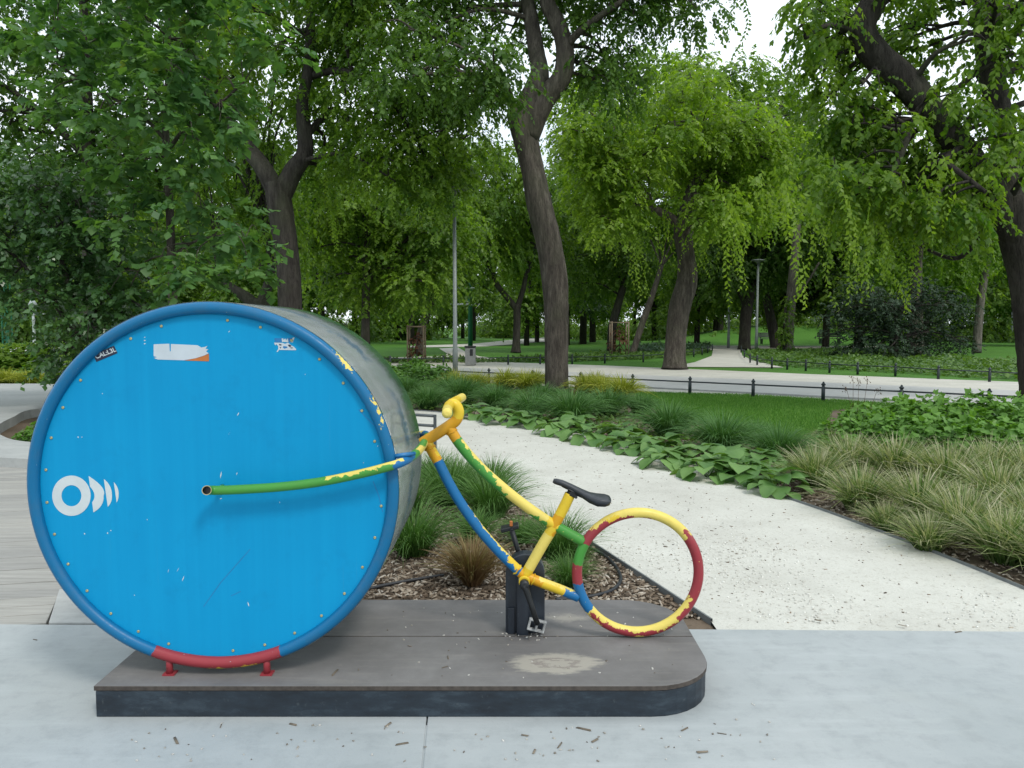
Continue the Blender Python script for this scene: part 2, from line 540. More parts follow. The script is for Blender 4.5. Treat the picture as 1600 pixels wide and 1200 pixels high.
# near pavement: two poured slabs with an open joint
A0, A1 = G(75, 975.5), G(1600, 986.5)
dl = (A1 - A0).normalized()
def back(x): return A0.y + (x - A0.x) * dl.y / dl.x
jx0, jx1 = G(668, 1128).x, G(661, 1200).x
JX = lambda y: jx0 + (jx1 - jx0) * (y - G(668, 1128).y) / (G(661, 1200).y - G(668, 1128).y)
pav = MB(); pav.prism([(-9, -4), (9, -4), (9, 3.0), (-9, 3.0)], -.058, -.05); pav.prism([(JX(2.9) - .02, 2.8), (JX(-4) - .05, -3.9), (JX(-4) + .05, -3.9), (JX(2.9) + .02, 2.8)], -.0498, -.004)
pave = pav.build('concrete_pavement', M_conc); pave['kind'] = 'structure'
Lb, Rb = back(JX(3.8)), back(JX(3.8))
MB().prism([(-9, back(-9)), (-9, -4), (JX(-4) - .0025, -4), (JX(3.8) - .0025, Lb)], -.049, 0).build('slab', M_conc, pave, .004)
MB().prism([(JX(3.8) + .0025, Rb), (JX(-4) + .0025, -4), (9, -4), (9, back(9))], -.049, 0).build('slab', M_conc, pave, .004)

# gravel path curving away behind the sculpture
ZP = -.012
right_edge = [(1768, 991), (1600, 921), (1500, 880), (1400, 841), (1300, 803), (1200, 768), (1100, 729), (1000, 697), (900, 676), (800, 660), (720, 648), (640, 641), (520, 636), (380, 632)]
left_edge = [(1112, 972), (1040, 925), (985, 889), (905, 838), (850, 811), (790, 779), (735, 751), (700, 738), (660, 736), (600, 738)]
RE = [G(x, y, ZP) for x, y in right_edge]; LE = [G(x, y, ZP) for x, y in left_edge]
REs, LEs = spline(RE, 5), spline(LE, 5)
REc = [p for p in REs if p.x > -2.15]
pa = list(REc) + [Vector((-2.2, REc[-1].y, 0)), Vector((-2.2, 8.0, 0))] + list(reversed(LEs)) + [Vector((LE[0].x, back(LE[0].x) - .03, 0)), Vector((RE[0].x, back(RE[0].x) - .03, 0))]
sheet('gravel_path', pa, ZP, M_path)
def strip(name, line, z0, z1, th, mat):
    m = MB(); P = [Vector(p) for p in line]; n = len(P)
    for i, p in enumerate(P):
        t = (P[min(i + 1, n - 1)] - P[max(i - 1, 0)]); nn = Vector((-t.y, t.x, 0)).normalized() * th * .5
        for q in (p - nn, p + nn):
            m.v.append(Vector((q.x, q.y, z0))); m.v.append(Vector((q.x, q.y, z1)))
    for i in range(n - 1):
        a, b = i * 4, i * 4 + 4
        for u, v in ((1, 3), (0, 1), (3, 2)):
            m.face([a + u, b + u, b + v, a + v][::-1])
    o = m.build(name, mat); o['kind'] = 'structure'; return o
strip('path_edging', REc, -.055, .006, .010, M_steel_dark)
strip('path_edging', LEs, -.055, .006, .010, M_steel_dark)

# planting bed beside the plinth, bed across the path
ZB = -.03
nb = [(p.x, p.y) for p in LEs] + [(-2.25, 7.99), (-3.3, 8.8), (-3.3, 4.6), (-2.4, back(-2.4)), (LE[0].x, back(LE[0].x))]
sheet('mulch_bed', nb, ZB, M_mulch)
fb_up = [(380, 600), (560, 596), (700, 600), (800, 603), (900, 607), (990, 612), (1005, 632), (1060, 650), (1150, 672), (1230, 690), (1285, 668), (1300, 640), (1420, 632), (1600, 640), (1900, 655), (2200, 700)]
fb = [(RE[0].x + 6, back(RE[0].x) - 1.5)] + [(p.x, p.y) for p in REc] + [(G(x, y, ZB).x, G(x, y, ZB).y) for x, y in fb_up]
sheet('planting_bed', fb, ZB, M_mulch)

# timber deck on the left: single planks
def wood():
    q = NB('weathered_deck'); oi = q.n('ObjectInfo')
    v = q.coord('Object', (.7, 16, 16)); f = q.noise(v, 2.2, 7, .7); g = q.noise(q.coord(), .9, 4)
    col = q.ramp(f, [(.25, (.22, .218, .205)), (.55, (.315, .312, .295)), (.8, (.39, .387, .37))])
    k = q.ramp(oi.outputs['Random'], [(0, (.86, .86, .86)), (1, (1.08, 1.07, 1.04))])
    col = q.mix(1.0, col, k, 'MULTIPLY')
    col = q.mix(q.math('MULTIPLY', q.ramp(g, [(.5, 0.0), (.75, 1.0)]), .3), col, (.22, .21, .19))
    q.bump(f, .35, .006)
    return q.done(col, .8, 0, .25)
M_wood = wood()
deck = MB().prism([(-9, 3.80), (-2.6, 3.80), (-3.0, 7.6), (-9, 7.6)], -.057, -.047).build('deck', M_mulch); deck['kind'] = 'structure'
d0, d1 = G(0, 935), G(92, 926); th = math.atan2((d1 - d0).y, (d1 - d0).x)
e0, e1 = G(71, 974), G(100, 921)
y = 0.0; i = 0
rr = random.Random(3)
while True:
    yb = 3.80 + i * .142
    if yb > 8.9: break
    xe = e0.x + (e1.x - e0.x) * min((yb - e0.y) / (e1.y - e0.y), 1.6)
    xe2 = e0.x + (e1.x - e0.x) * min((yb + .136 - e0.y) / (e1.y - e0.y), 1.6)
    yo = lambda x: (x - e0.x) * math.tan(th) * .6
    z = rr.uniform(-.002, .002)
    cut = -9 if i % 3 else -5.0 - rr.uniform(0, 1.5)
    MB().prism([(cut, yb + yo(cut)), (xe, yb + yo(xe)), (xe2, yb + .136 + yo(xe2)), (cut, yb + .136 + yo(cut))], -.04, z).build('plank', M_wood, deck, .003)
    if cut > -9:
        MB().prism([(-9, yb + yo(-9)), (cut - .005, yb + yo(cut)), (cut - .005, yb + .136 + yo(cut)), (-9, yb + .136 + yo(-9))], -.04, z).build('plank', M_wood, deck, .003)
    i += 1
st_ = [G(74, 973.5), G(102, 921), G(150, 915), G(260, 930), G(260, 973.5)]
ss = MB().prism([(p.x + (.006 if i_ != 1 else -.035), p.y) for i_, p in enumerate(st_)], -.05, .004).build('stone_slab', M_stone, None, .006); ss['kind'] = 'structure'

# raised concrete terrace with an oval planting pit
oval = spline([Vector(p) for p in ((-8.1, 13.1, 0), (-7.72, 11.8, 0), (-7.25, 10.75, 0), (-6.65, 9.9, 0), (-5.85, 9.25, 0), (-4.4, 8.9, 0), (-3.1, 9.7, 0), (-2.8, 11.2, 0), (-3.5, 13, 0), (-5.2, 14.4, 0), (-7.1, 14.4, 0))], 6, True)
outer = []
cen = Vector((-5.4, 11.6, 0))
front_l = [G(-200, 680, .1), G(0, 695, .1), G(20, 704, .1), G(38, 713, .1), G(110, 727, .1), G(200, 727, .1)]
for p in oval:
    d = (p - cen).normalized()
    # outer border: front curve follows the bench edge, the back runs to the planting
    if d.y < -.1:
        o_ = p + d * (.95 if d.x < .3 else .8)
    else:
        o_ = (cen + d * 20.0) if d.x < -.35 else (p + d * (.8 if d.x > .2 else 4.5))
        o_.y = min(o_.y, 18.8)
    outer.append(o_)
tm = MB(); n = len(oval)
for p in oval: tm.v.append(Vector((p.x, p.y, .1)))
for p in outer: tm.v.append(Vector((p.x, p.y, .1)))
for p in oval: tm.v.append(Vector((p.x, p.y, -.05)))
for p in outer: tm.v.append(Vector((p.x, p.y, -.06)))
for i in range(n):
    j = (i + 1) % n
    tm.face([i, n + i, n + j, j][::-1]); tm.face([i, j, 2 * n + j, 2 * n + i][::-1]); tm.face([n + i, n + j, 3 * n + j, 3 * n + i])
te = tm.build('concrete_terrace', M_conc_l); te['kind'] = 'structure'
for f_ in te.data.polygons: pass
sheet('pit_soil', [(p.x, p.y) for p in oval], -.045, M_mulch)
sheet('terrace_walk', [(-30, 5), (-5, 5), (-5, 8.4), (-9.2, 10), (-9.2, 18.7), (-30, 18.7)], -.044, M_conc_l)

# road beyond the low fence
def band(pix, z): return [(G(x, y, z).x, G(x, y, z).y) for x, y in pix]
f0, f1 = G(764, 596), G(1286, 624)
fd = (f1 - f0).normalized(); fn = Vector((-fd.y, fd.x, 0))
if fn.y < 0: fn = -fn
def fl(s, o): p = f0 + fd * s + fn * o; return (p.x, p.y)
sheet('road_gravel', [fl(-50, .12), fl(40, .12), fl(40, 9.2), fl(14, 9.0), fl(6, 9.3), fl(-2, 10.2), fl(-12, 10.0), fl(-50, 9.0)], -.045, M_roadgrav)
sheet('asphalt_road', [fl(-50, .95), fl(40, .95), fl(40, 5.6), fl(-50, 5.6)], -.04, M_asph)
strip('road_kerb', [Vector((*fl(s, .93), 0)) for s in range(-50, 41, 5)], -.05, -.005, .05, M_stone)
# far paths
sheet('branch_path', band([(1048, 573), (1085, 566), (1112, 556), (1114, 547), (1095, 543.5), (1000, 541), (1000, 539.5), (1400, 541), (1400, 543), (1170, 544.5), (1158, 548), (1160, 556), (1180, 564), (1225, 574)], -.035), -.035, M_roadgrav)
sheet('side_path', band([(560, 563), (560, 559.5), (690, 556.5), (700, 553), (686, 544.5), (716, 543), (728, 550), (750, 557), (790, 561), (770, 563), (700, 561)], -.035), -.035, M_roadgrav)
sheet('far_path', band([(640, 543), (640, 540.5), (740, 537), (800, 531), (850, 527.5), (900, 528), (850, 534), (760, 541)], -.035), -.035, M_roadgrav)
# grass mound on the right
mm = MB(); c0 = G(1285, 536); NX, NYY = 26, 12
for j in range(NYY + 1):
    for i in range(NX + 1):
        u, v = i / NX * 2 - 1, j / NYY * 2 - 1
        h = 1.75 * max(0, 1 - u * u) ** 1.3 * max(0, 1 - v * v) ** 1.2
        mm.v.append(Vector((c0.x + u * 13, c0.y + 11 + v * 10, -.07 + h)))
for j in range(NYY):
    for i in range(NX):
        a = j * (NX + 1) + i; mm.face([a, a + 1, a + NX + 2, a + NX + 1], 0, None, True)
mm.build('grass_mound', M_lawn)['kind'] = 'structure'

# ================================================================== LOW FENCES (post and rail)
M_fence = plain('fence_paint', (.022, .032, .036), .45, .2)
def low_fence(name, label, posts, h=.36):
    root = empty(name, posts[0], label, 'fence', 'low fences along the road')
    for p in posts:
        m = MB(); s = .062
        m.lathe([(s * .62, -.08), (s * .62, h * .72), (s * .45, h * .74), (s * .45, h * .80), (s * .72, h * .82), (s * .72, h * .88), (s * .4, h * .93), (s * .3, h), (.004, h + .008)], p, seg=10)
        m.build('post', M_fence, root)
    for a, b in zip(posts, posts[1:]):
        u = Vector((0, 0, h * .66))
        MB().tube([Vector(a) + u, Vector(b) + u], .017, 6).build('rail', M_fence, root)
    return root
st = (f1 - f0).length / 6
low_fence('low_fence', 'near low dark post and rail fence between lawn and road', [Vector((*fl(st * k, 0), 0)) for k in range(-7, 13)])
fp = [(1110, 541), (1140, 545), (1158, 550), (1163, 558), (1172, 565.5), (1183, 569), (1206, 573.5), (1230, 575), (1259, 577), (1296, 580), (1340, 582.5), (1399, 585), (1466, 590), (1546, 594), (1650, 600)]
low_fence('low_fence', 'low dark fence bordering the ground cover right of the branching path', [G(*p) for p in fp[2:]])
fp = [(560, 571), (610, 570), (650, 569.5), (693, 569), (742, 568.5), (794, 568), (844, 567.5), (894, 567), (945, 566), (1005, 564), (1050, 560.5), (1084, 556), (1097, 553), (1106, 550), (1113, 546)]
low_fence('low_fence', 'low dark fence on the far road side, left of the branching path', [G(*p) for p in fp])

# ================================================================== LAMPS, BIN, BENCHES, GUARDS
M_pole = plain('galvanised_pole', (.20, .225, .215), .5, .3)
M_pale = plain('pale_lamp_paint', (.6, .62, .62), .5, .1)
M_greenp = plain('green_mast_paint', (.01, .11, .055), .5, .1)
def lamp(label, p, h, r, head, mat=None):
    mat = mat or M_pole
    root = empty('street_lamp', p, label, 'street lamp')
    MB().lathe([(r, -.05), (r, .9), (r * .85, .95), (r * .62, h)], p, seg=14).build('pole', mat, root)
    MB().lathe([(r * .75, h), (r * 1.1, h + .10), (head * .5, h + .13), (head, h + .17), (head, h + .21), (head * .45, h + .26), (.01, h + .27)], p, seg=20).build('lamp_head', mat, root)
    return root
p = at(711.5, 594, 19.6); p.z = 0
lamp('grey lamp post nearest the drum, rising out of the planting', p, 4.75, .066, .36)
p = G(1181.5, 548.5); lamp('tall slim lamp post with flat round head beside the branching path', p, (548.5 - 413) / 1200 * p.y, .10, .40)
p = G(1138, 543); lamp('thin distant lamp pole left of the dark forked trunk', p, 6.2, .10, .5)
p = G(1580, 534); lamp('thin lamp pole far right behind the leaning near trunk', p, 4.6, .12, .4)
p = at(55, 562, 34); p.z = 0
root = empty('street_lamp', p, 'pale old-fashioned lantern post at the far left', 'street lamp')
MB().lathe([(.14, -.05), (.13, .3), (.07, .4), (.05, 1.7), (.07, 1.75), (.05, 1.8), (.045, 2.1)], p, seg=12).build('pole', M_pale, root)
MB().lathe([(.05, 2.1), (.14, 2.18), (.17, 2.45), (.19, 2.47), (.09, 2.62), (.02, 2.72)], p, seg=8).build('lantern', M_pale, root)
MB().tube([p + Vector((.05, 0, 2.02)), p + Vector((.55, 0, 2.05))], .018, 6).build('bracket', M_pale, root)
p = at(13, 556, 40); p.z = 0
root = empty('lattice_mast', p, 'green lattice mast standing at the far left edge', 'mast')
for sx in (-1, 1):
    for sy in (-1, 1): MB().box(p + Vector((sx * .15, sy * .15, 2)), (.06, .06, 4)).build('mast_leg', M_greenp, root)
for k in range(8):
    MB().box(p + Vector((0, -.15, .3 + k * .5)), (.24, .04, .05)).build('cross_bar', M_greenp, root)
    MB().tube([p + Vector((-.15, -.19, .3 + k * .5)), p + Vector((.15, -.19, .8 + k * .5))], .02, 5).build('brace', M_greenp, root)
p = G(735, 544); root = empty('green_mast', p, 'dark green mast with pale twin arms behind the litter bin', 'mast')
MB().lathe([(.17, 0), (.14, 4.3), (.10, 4.5)], p, seg=12).build('pole', M_greenp, root)
for z_ in (3.0, 4.1): MB().tube([p + Vector((-1.4, -.3, z_)), p + Vector((.4, -.3, z_))], .06, 6).build('arm', M_pale, root)

# litter bin
M_bin = plain('bin_grey', (.24, .245, .24), .6, .2)
M_black = plain('black_plastic_and_shade', (.012, .013, .015), .4)
p = G(735, 569.5); root = empty('litter_bin', p, 'grey upright litter bin by the far low fence', 'litter bin')
MB().prism([(p.x - .2, p.y - .2), (p.x + .2, p.y - .2), (p.x + .2, p.y + .2), (p.x - .2, p.y + .2)], 0, .66).build('bin_body', M_bin, root, .02)
MB().box(p + Vector((0, 0, .70)), (.44, .44, .07)).build('lid', M_black, root, .01)
MB().box(p + Vector((.05, -.205, .48)), (.12, .012, .26)).build('slot', M_black, root)

# benches far right
M_bench = plain('bench_wood', (.10, .095, .085), .7)
def bench(label, px, py, w, col):
    p = G(px, py); root = empty('park_bench', p, label, 'bench', 'benches by the grass mound')
    for k in range(3): MB().box(p + Vector((0, -.25 + .16 * k, .45)), (w, .13, .05)).build('seat_slat', col, root)
    for k in range(3): MB().box(p + Vector((0, .22 + k * .03, .62 + .14 * k)), (w, .04, .12)).build('back_slat', col, root)
    for s in (-1, 1):
        MB().box(p + Vector((s * w * .4, -.02, .21)), (.07, .5, .42)).build('leg', M_fence, root)
        MB().box(p + Vector((s * w * .4, .26, .66)), (.06, .05, .5)).build('back_post', M_fence, root)
bench('grey wooden bench on the left, below the grass mound', 1205, 537.5, 2.1, M_bin)
bench('dark wooden bench on the right, below the grass mound', 1296, 537.0, 2.0, M_bench)
bench('pale grey bench far right between distant trunks', 1550, 532, 2.6, M_pale)

# tree guards: staked young shrubs
M_stake = plain('stake_wood', (.17, .13, .085), .8)
M_reddish = rndmat('reddish_leaf', [(0, (.05, .022, .014)), (.6, (.12, .045, .025)), (1, (.06, .07, .02))], .6, .2)
def guard(label, px, py, h, w):
    p = G(px, py); root = empty('tree_guard', p, label, 'tree guard')
    for sx in (-1, 1):
        for sy in (-1, 1): MB().tube([p + Vector((sx * w, sy * w, -.05)), p + Vector((sx * w, sy * w, h))], .034, 7).build('stake', M_stake, root)
    for a, b in (((-1, -1), (1, -1)), ((-1, 1), (1, 1)), ((-1, -1), (-1, 1)), ((1, -1), (1, 1))):
        MB().tube([p + Vector((a[0] * w, a[1] * w, h - .06)), p + Vector((b[0] * w, b[1] * w, h - .06))], .03, 6).build('rail', M_stake, root)
    return p
gp = guard('wooden stake guard round a young shrub, left of the litter bin', 651, 566, 1.55, .33)
gp2 = guard('wooden stake guard round a reddish sapling, left of the curved trunk', 967, 556, 1.75, .42)
def sapling(label, p, h, w, mat, seed):
    rng = np.random.default_rng(seed); root = empty('sapling', p, label, 'sapling')
    MB().tube([p + Vector((0, 0, -.05)), p + Vector((.03, 0, h * .5)), p + Vector((0, .02, h))], [.03, .022, .008], 6).build('trunk', M_bark_d, root)
    V, F, R = crown_leaves([((p.x, p.y, h * .42), (w, w, h * .32)), ((p.x, p.y, h * .8), (w * .7, w * .7, h * .25))], rng, dens=60, leaf=.13, L=.3, K=8, droop=.4)
    link('crown', fast_mesh('crown', V, F, mat, R), root)['kind'] = 'stuff'
M_dkleaf = leafmat('leaf_dull', (.018, .035, .012), (.05, .085, .025))
sapling('dull dark young shrub growing inside the left stake guard', gp, 1.25, .33, M_reddish, 5)
sapling('reddish young sapling growing inside the right stake guard', gp2, 1.6, .4, M_reddish, 6)

# grey steel frame by the path behind the handlebar
M_galv = plain('grey_steel', (.07, .082, .086), .5, .4)
a_, b_ = G(680, 706), G(661, 719)
Y0 = a_.y
root = empty('steel_rail', a_, 'small grey steel rail frame standing on the path behind the handlebar', 'rail')
top = PY(681, 648, Y0)
MB().box(Vector((a_.x, a_.y, top.z / 2)), (.035, .035, top.z)).build('post', M_galv, root)
q_ = Vector((a_.x - .55, a_.y + .25, 0))
MB().box(Vector((q_.x, q_.y, top.z / 2)), (.035, .035, top.z)).build('post', M_galv, root)
for z_ in (top.z - .015, top.z * .7): MB().tube([Vector((a_.x, a_.y, z_)), Vector((q_.x, q_.y, z_))], .018, 6).build('bar', M_galv, root)

# small dark bird on the road
p = G(630, 583); root = empty('bird', p, 'small black bird on the pale road edge, right of the drum', 'bird')
m = MB()
m.tube([p + Vector((-.20, 0, .27)), p + Vector((-.12, 0, .19)), p + Vector((0, 0, .15)), p + Vector((.1, 0, .19)), p + Vector((.17, 0, .27)), p + Vector((.22, 0, .28))], [.012, .04, .06, .05, .035, .006], 10)
for s in (-.02, .03): m.tube([p + Vector((s, s, .12)), p + Vector((s, s, -.02))], .006, 5)
m.build('bird_body', M_black, root)

# ================================================================== PLINTH
HP = .125
def plywood():
    q = NB('worn_plywood'); c = q.coord()
    f = q.noise(c, 2.2, 8, .7); g = q.noise(c, 22, 6, .75); h = q.noise(q.coord('Object', (1.2, 9, 1)), 3, 6, .7)
    col = q.ramp(f, [(.28, (.100, .096, .094)), (.55, (.150, .145, .143)), (.75, (.20, .196, .193))])
    col = q.mix(q.math('MULTIPLY', q.ramp(h, [(.52, 0.0), (.75, 1.0)]), .35), col, (.26, .245, .225))
    # bare patch worn by shoes, ragged outline
    sc_ = G(868, 1036, HP)
    mp = q.n('Mapping'); mp.inputs['Location'].default_value = (-sc_.x / .20, -sc_.y / .105, 0); mp.inputs['Scale'].default_value = (1 / .20, 1 / .105, 0)
    q.l(q.coord(), mp.inputs['Vector'])
    ln = q.n('VectorMath'); ln.operation = 'LENGTH'; q.l(mp.outputs[0], ln.inputs[0])
    d = q.math('ADD', ln.outputs['Value'], q.math('MULTIPLY', q.math('SUBTRACT', q.noise(q.coord('Object', (1, 3.2, 1)), 11, 6, .75), .5), 1.3))
    worn = q.ramp(d, [(.75, 1.0), (1.05, 0.0)])
    col = q.mix(q.math('MULTIPLY', worn, .85), col, (.33, .31, .265))
    ring = q.math('MULTIPLY', q.math('GREATER_THAN', d, .33), q.math('LESS_THAN', d, .46))
    col = q.mix(q.math('MULTIPLY', ring, .8), col, (.19, .165, .15))
    s2 = G(885, 965, HP)
    mp2 = q.n('Mapping'); mp2.inputs['Location'].default_value = (-s2.x / .13, -s2.y / .06, 0); mp2.inputs['Scale'].default_value = (1 / .13, 1 / .06, 0)
    q.l(q.coord(), mp2.inputs['Vector'])
    l2 = q.n('VectorMath'); l2.operation = 'LENGTH'; q.l(mp2.outputs[0], l2.inputs[0])
    d2 = q.math('ADD', l2.outputs['Value'], q.math('MULTIPLY', q.math('SUBTRACT', g, .5), 2.2))
    col = q.mix(q.math('MULTIPLY', q.ramp(d2, [(.3, 1.0), (1.0, 0.0)]), .5), col, (.36, .34, .29))
    col = q.mix(q.math('MULTIPLY', q.ramp(g, [(.6, 0.0), (.75, 1.0)]), .3), col, (.30, .28, .25))
    q.bump(g, .2, .003)
    return q.done(col, .62, 0, .4)
def skirt():
    q = NB('plinth_skirt'); c = q.coord()
    f = q.noise(q.coord('Object', (3, 3, 9)), 1.6, 7, .75); g = q.noise(c, 30, 5, .7)
    col = q.ramp(f, [(.32, (.005, .009, .015)), (.52, (.013, .022, .033)), (.68, (.035, .052, .068)), (.85, (.09, .12, .14))])
    col = q.mix(q.math('MULTIPLY', q.ramp(g, [(.62, 0.0), (.8, 1.0)]), .35), col, (.2, .22, .22))
    return q.done(col, .5, 0, .5)
M_ply, M_skirt = plywood(), skirt()
M_edge = plain('ply_edge', (.055, .045, .038), .8, 0, .4, 40)
FL = G(146, 1072, HP); yf = FL.y; yr = G(800, 937, HP).y; ys = G(800, 994, HP).y
xr = G(1104, 1030, HP).x; xl = FL.x
c1 = G(1022, 1074, HP)
def arc(cx, cy, r, a0, a1, n=8): return [(cx + r * math.cos(math.radians(a0 + (a1 - a0) * k / n)), cy + r * math.sin(math.radians(a0 + (a1 - a0) * k / n))) for k in range(n + 1)]
rc = xr - c1.x                                   # rounded right corners
full = [(xl, yf)] + arc(xr - rc, yf + rc, rc, -90, 0) + arc(xr - rc, yr - rc, rc, 0, 90) + [(xl, yr)]
def inset(pts, d):
    cx, cy = (xl + xr) / 2, (yf + yr) / 2
    return [(x + (d if x < cx else -d), y + (d if y < cy else -d)) for x, y in pts]
plinth = empty('plinth', ((xl + xr) / 2, (yf + yr) / 2, 0), 'low dark plinth with brown plywood top under the blue drum and bicycle', 'plinth')
MB().prism(inset(full, .004), .0, HP - .022).build('skirt', M_skirt, plinth, .003)
fr = [p for p in full if p[1] < ys - .02]; bk = [p for p in full if p[1] > ys + .02]
MB().prism(fr + [(xr, ys - .003), (xl, ys - .003)], HP - .0195, HP, 0, 1).build('top_panel', [M_ply, M_edge], plinth, .0025)
MB().prism([(xl, ys + .003), (xr, ys + .003)] + bk, HP - .0195, HP, 0, 1).build('top_panel', [M_ply, M_edge], plinth, .0025)

# ================================================================== BICYCLE SCULPTURE
YD = 2.95                                         # plane of the drum's front rim
zt, zb = PY(333, 468, YD).z, PY(333, 1047, YD).z
xL, xR = PY(42, 757, YD).x, PY(625, 757, YD).x
RO = ((zt - zb) + (xR - xL)) / 4; CX = (xL + xR) / 2; CZ = (zt + zb) / 2
DB = 3.69                                         # plane of the back rim
YB = ys - .012                                    # plane of the bicycle
cyc = empty('bicycle_sculpture', (CX, YB, HP), 'penny-farthing style bicycle sculpture with a huge blue drum as front wheel', 'sculpture')

def panelmat():
    q = NB('blue_panel'); c = q.coord()
    f = q.noise(c, 1.1, 4); v = q.noise(q.coord('Object', (26, 1, .6)), 1.0, 4, .6); g = q.noise(c, 6, 7, .75); s = q.noise(c, 140, 2, .5)
    col = q.ramp(f, [(.25, (.001, .225, .465)), (.75, (.002, .262, .52))])
    col = q.mix(q.math('MULTIPLY', q.ramp(v, [(.4, 0.0), (.7, 1.0)]), .30), col, (.004, .30, .56))
    col = q.mix(q.math('MULTIPLY', q.ramp(g, [(.54, 0.0), (.72, 1.0)]), .30), col, (.002, .17, .37))
    run = q.noise(q.coord('Object', (60, 1, 1.3)), 1.0, 5, .7)
    col = q.mix(q.math('MULTIPLY', q.ramp(run, [(.62, 0.0), (.75, 1.0)]), .22), col, (.05, .24, .40))
    return q.done(col, q.ramp(g, [(.3, .42), (.7, .6)]), 0, .16)
M_panel = panelmat()
M_white = plain('white_print', (.50, .55, .57), .5, 0, .06)
M_torn = plain('torn_sticker_paper', (.46, .51, .56), .6, 0, .06)
M_orange = plain('orange_print', (.42, .13, .025), .5)
M_navy = plain('navy_sticker', (.008, .012, .04), .4)
M_dblue = plain('faded_blue_print', (.01, .15, .38), .5)
M_screw = plain('zinc_screw', (.42, .37, .19), .4, .5)
rt = .0235                                         # rim tube radius
RC = RO - rt - .006
RP = RC - rt * .45
m = MB(); N = 96
m.v = [Vector((CX + RP * math.cos(2 * math.pi * k / N), YD + .004, CZ + RP * math.sin(2 * math.pi * k / N))) for k in range(N)]
m.v += [v + Vector((0, .012, 0)) for v in m.v]
m.face(list(range(N))); m.face(list(range(2 * N - 1, N - 1, -1)))
for k in range(N): m.face([(k + 1) % N, k, N + k, N + (k + 1) % N])
panel = m.build('front_panel', M_panel, cyc); panel['label'] = 'bright blue round panel closing the drum'
YP = YD + .004
def circ(r, y, n=96, a0=0.0): return [Vector((CX + r * math.cos(a0 + 2 * math.pi * k / n), y, CZ + r * math.sin(a0 + 2 * math.pi * k / n))) for k in range(n)]
# front rim tube: blue, bottom red
a_red0 = (math.degrees(math.atan2(CZ - PY(240, 1022, YD).z, CX - PY(240, 1022, YD).x)) + 180) / 360
a_red1 = (math.degrees(math.atan2(CZ - PY(438, 1022, YD).z, CX - PY(438, 1022, YD).x)) + 180) / 360
RIMB = (.003, .12, .27)
M_rim = paint('rim_paint', [(0.0, RIMB), (min(a_red0, a_red1), RED), (max(a_red0, a_red1), RIMB)], jag=.006,
              wear=[(.066, .085, .84, .98, LYEL), (.112, .128, .84, .96, LYEL), (.748, .79, .88, 1.02, YEL)], chips=((.35, .45, .5), .735))
MB().tube(circ(RC, YD), rt, 12, closed=True).build('front_rim', M_rim, cyc)
# hazy clear plastic drum shell, open at the back
def shellmat():
    q = NB('hazy_clear_plastic'); c = q.coord()
    f = q.noise(q.coord('Object', (3, 1, 3)), 2.0, 6, .7); g = q.noise(q.coord('Object', (14, 2.0, 14)), 1.5, 6, .75)
    sx = q.n('SeparateXYZ'); q.l(c, sx.inputs[0])
    col = q.ramp(f, [(.3, (.40, .43, .43)), (.7, (.50, .53, .53))])
    yb = q.math('ADD', sx.outputs[1], q.math('MULTIPLY', q.math('SUBTRACT', g, .5), .5))
    blue = q.math('MULTIPLY', q.math('MULTIPLY', q.math('GREATER_THAN', yb, YD + .33), q.math('LESS_THAN', yb, YD + .43)), q.ramp(f, [(.42, 0.0), (.55, 1.0)]))
    col = q.mix(q.math('MULTIPLY', blue, .6), col, (.05, .22, .40))
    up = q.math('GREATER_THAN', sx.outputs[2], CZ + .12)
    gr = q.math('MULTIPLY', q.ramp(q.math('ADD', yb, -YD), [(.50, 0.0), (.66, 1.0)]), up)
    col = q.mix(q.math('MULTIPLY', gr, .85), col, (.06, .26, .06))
    q.bump(g, .05, .01)
    q.done(col, q.ramp(g, [(.3, .10), (.7, .24)]), .0, .6)
    tp = q.n('BsdfTransparent'); tp.inputs['Color'].default_value = (.93, .96, .95, 1)
    fr = q.n('Fresnel'); fr.inputs['IOR'].default_value = 1.5
    haze = q.math('ADD', .10, q.math('MULTIPLY', q.ramp(f, [(.3, 0.0), (.75, 1.0)]), .22))
    fac = q.math('ADD', q.math('ADD', haze, q.math('MULTIPLY', fr.outputs[0], .55)), q.math('ADD', q.math('MULTIPLY', gr, .5), q.math('MULTIPLY', blue, .25)))
    fac = q.math('MINIMUM', fac, .96)
    mx = q.n('MixShader'); q.l(fac, mx.inputs[0]); q.l(tp.outputs[0], mx.inputs[1]); q.l(q.b.outputs[0], mx.inputs[2])
    q.l(mx.outputs[0], q.o.inputs['Surface'])
    return q.mt
m = MB(); N = 128; rs = RO - .004
for r, y in ((rs, YD - .004), (rs, DB), (rs - .004, DB), (rs - .004, YD + .02)):
    m.v += [Vector((CX + r * math.cos(2 * math.pi * k / N), y, CZ + r * math.sin(2 * math.pi * k / N))) for k in range(N)]
for a in range(3):
    for k in range(N):
        k2 = (k + 1) % N; m.face([a * N + k, a * N + k2, (a + 1) * N + k2, (a + 1) * N + k][::-1], 0, None, a != 1)
sh = m.build('drum_shell', shellmat(), cyc); sh['label'] = 'hazy glossy see-through sheet round the drum'
M_grim = paint('green_rim_paint', [(0, (.30, .36, .30)), (.03, GRN), (.47, (.30, .33, .30))], jag=.05, chips=((.3, .34, .3), .66))
MB().tube(circ(RC, DB), rt, 10, closed=True).build('back_rim', M_grim, cyc)
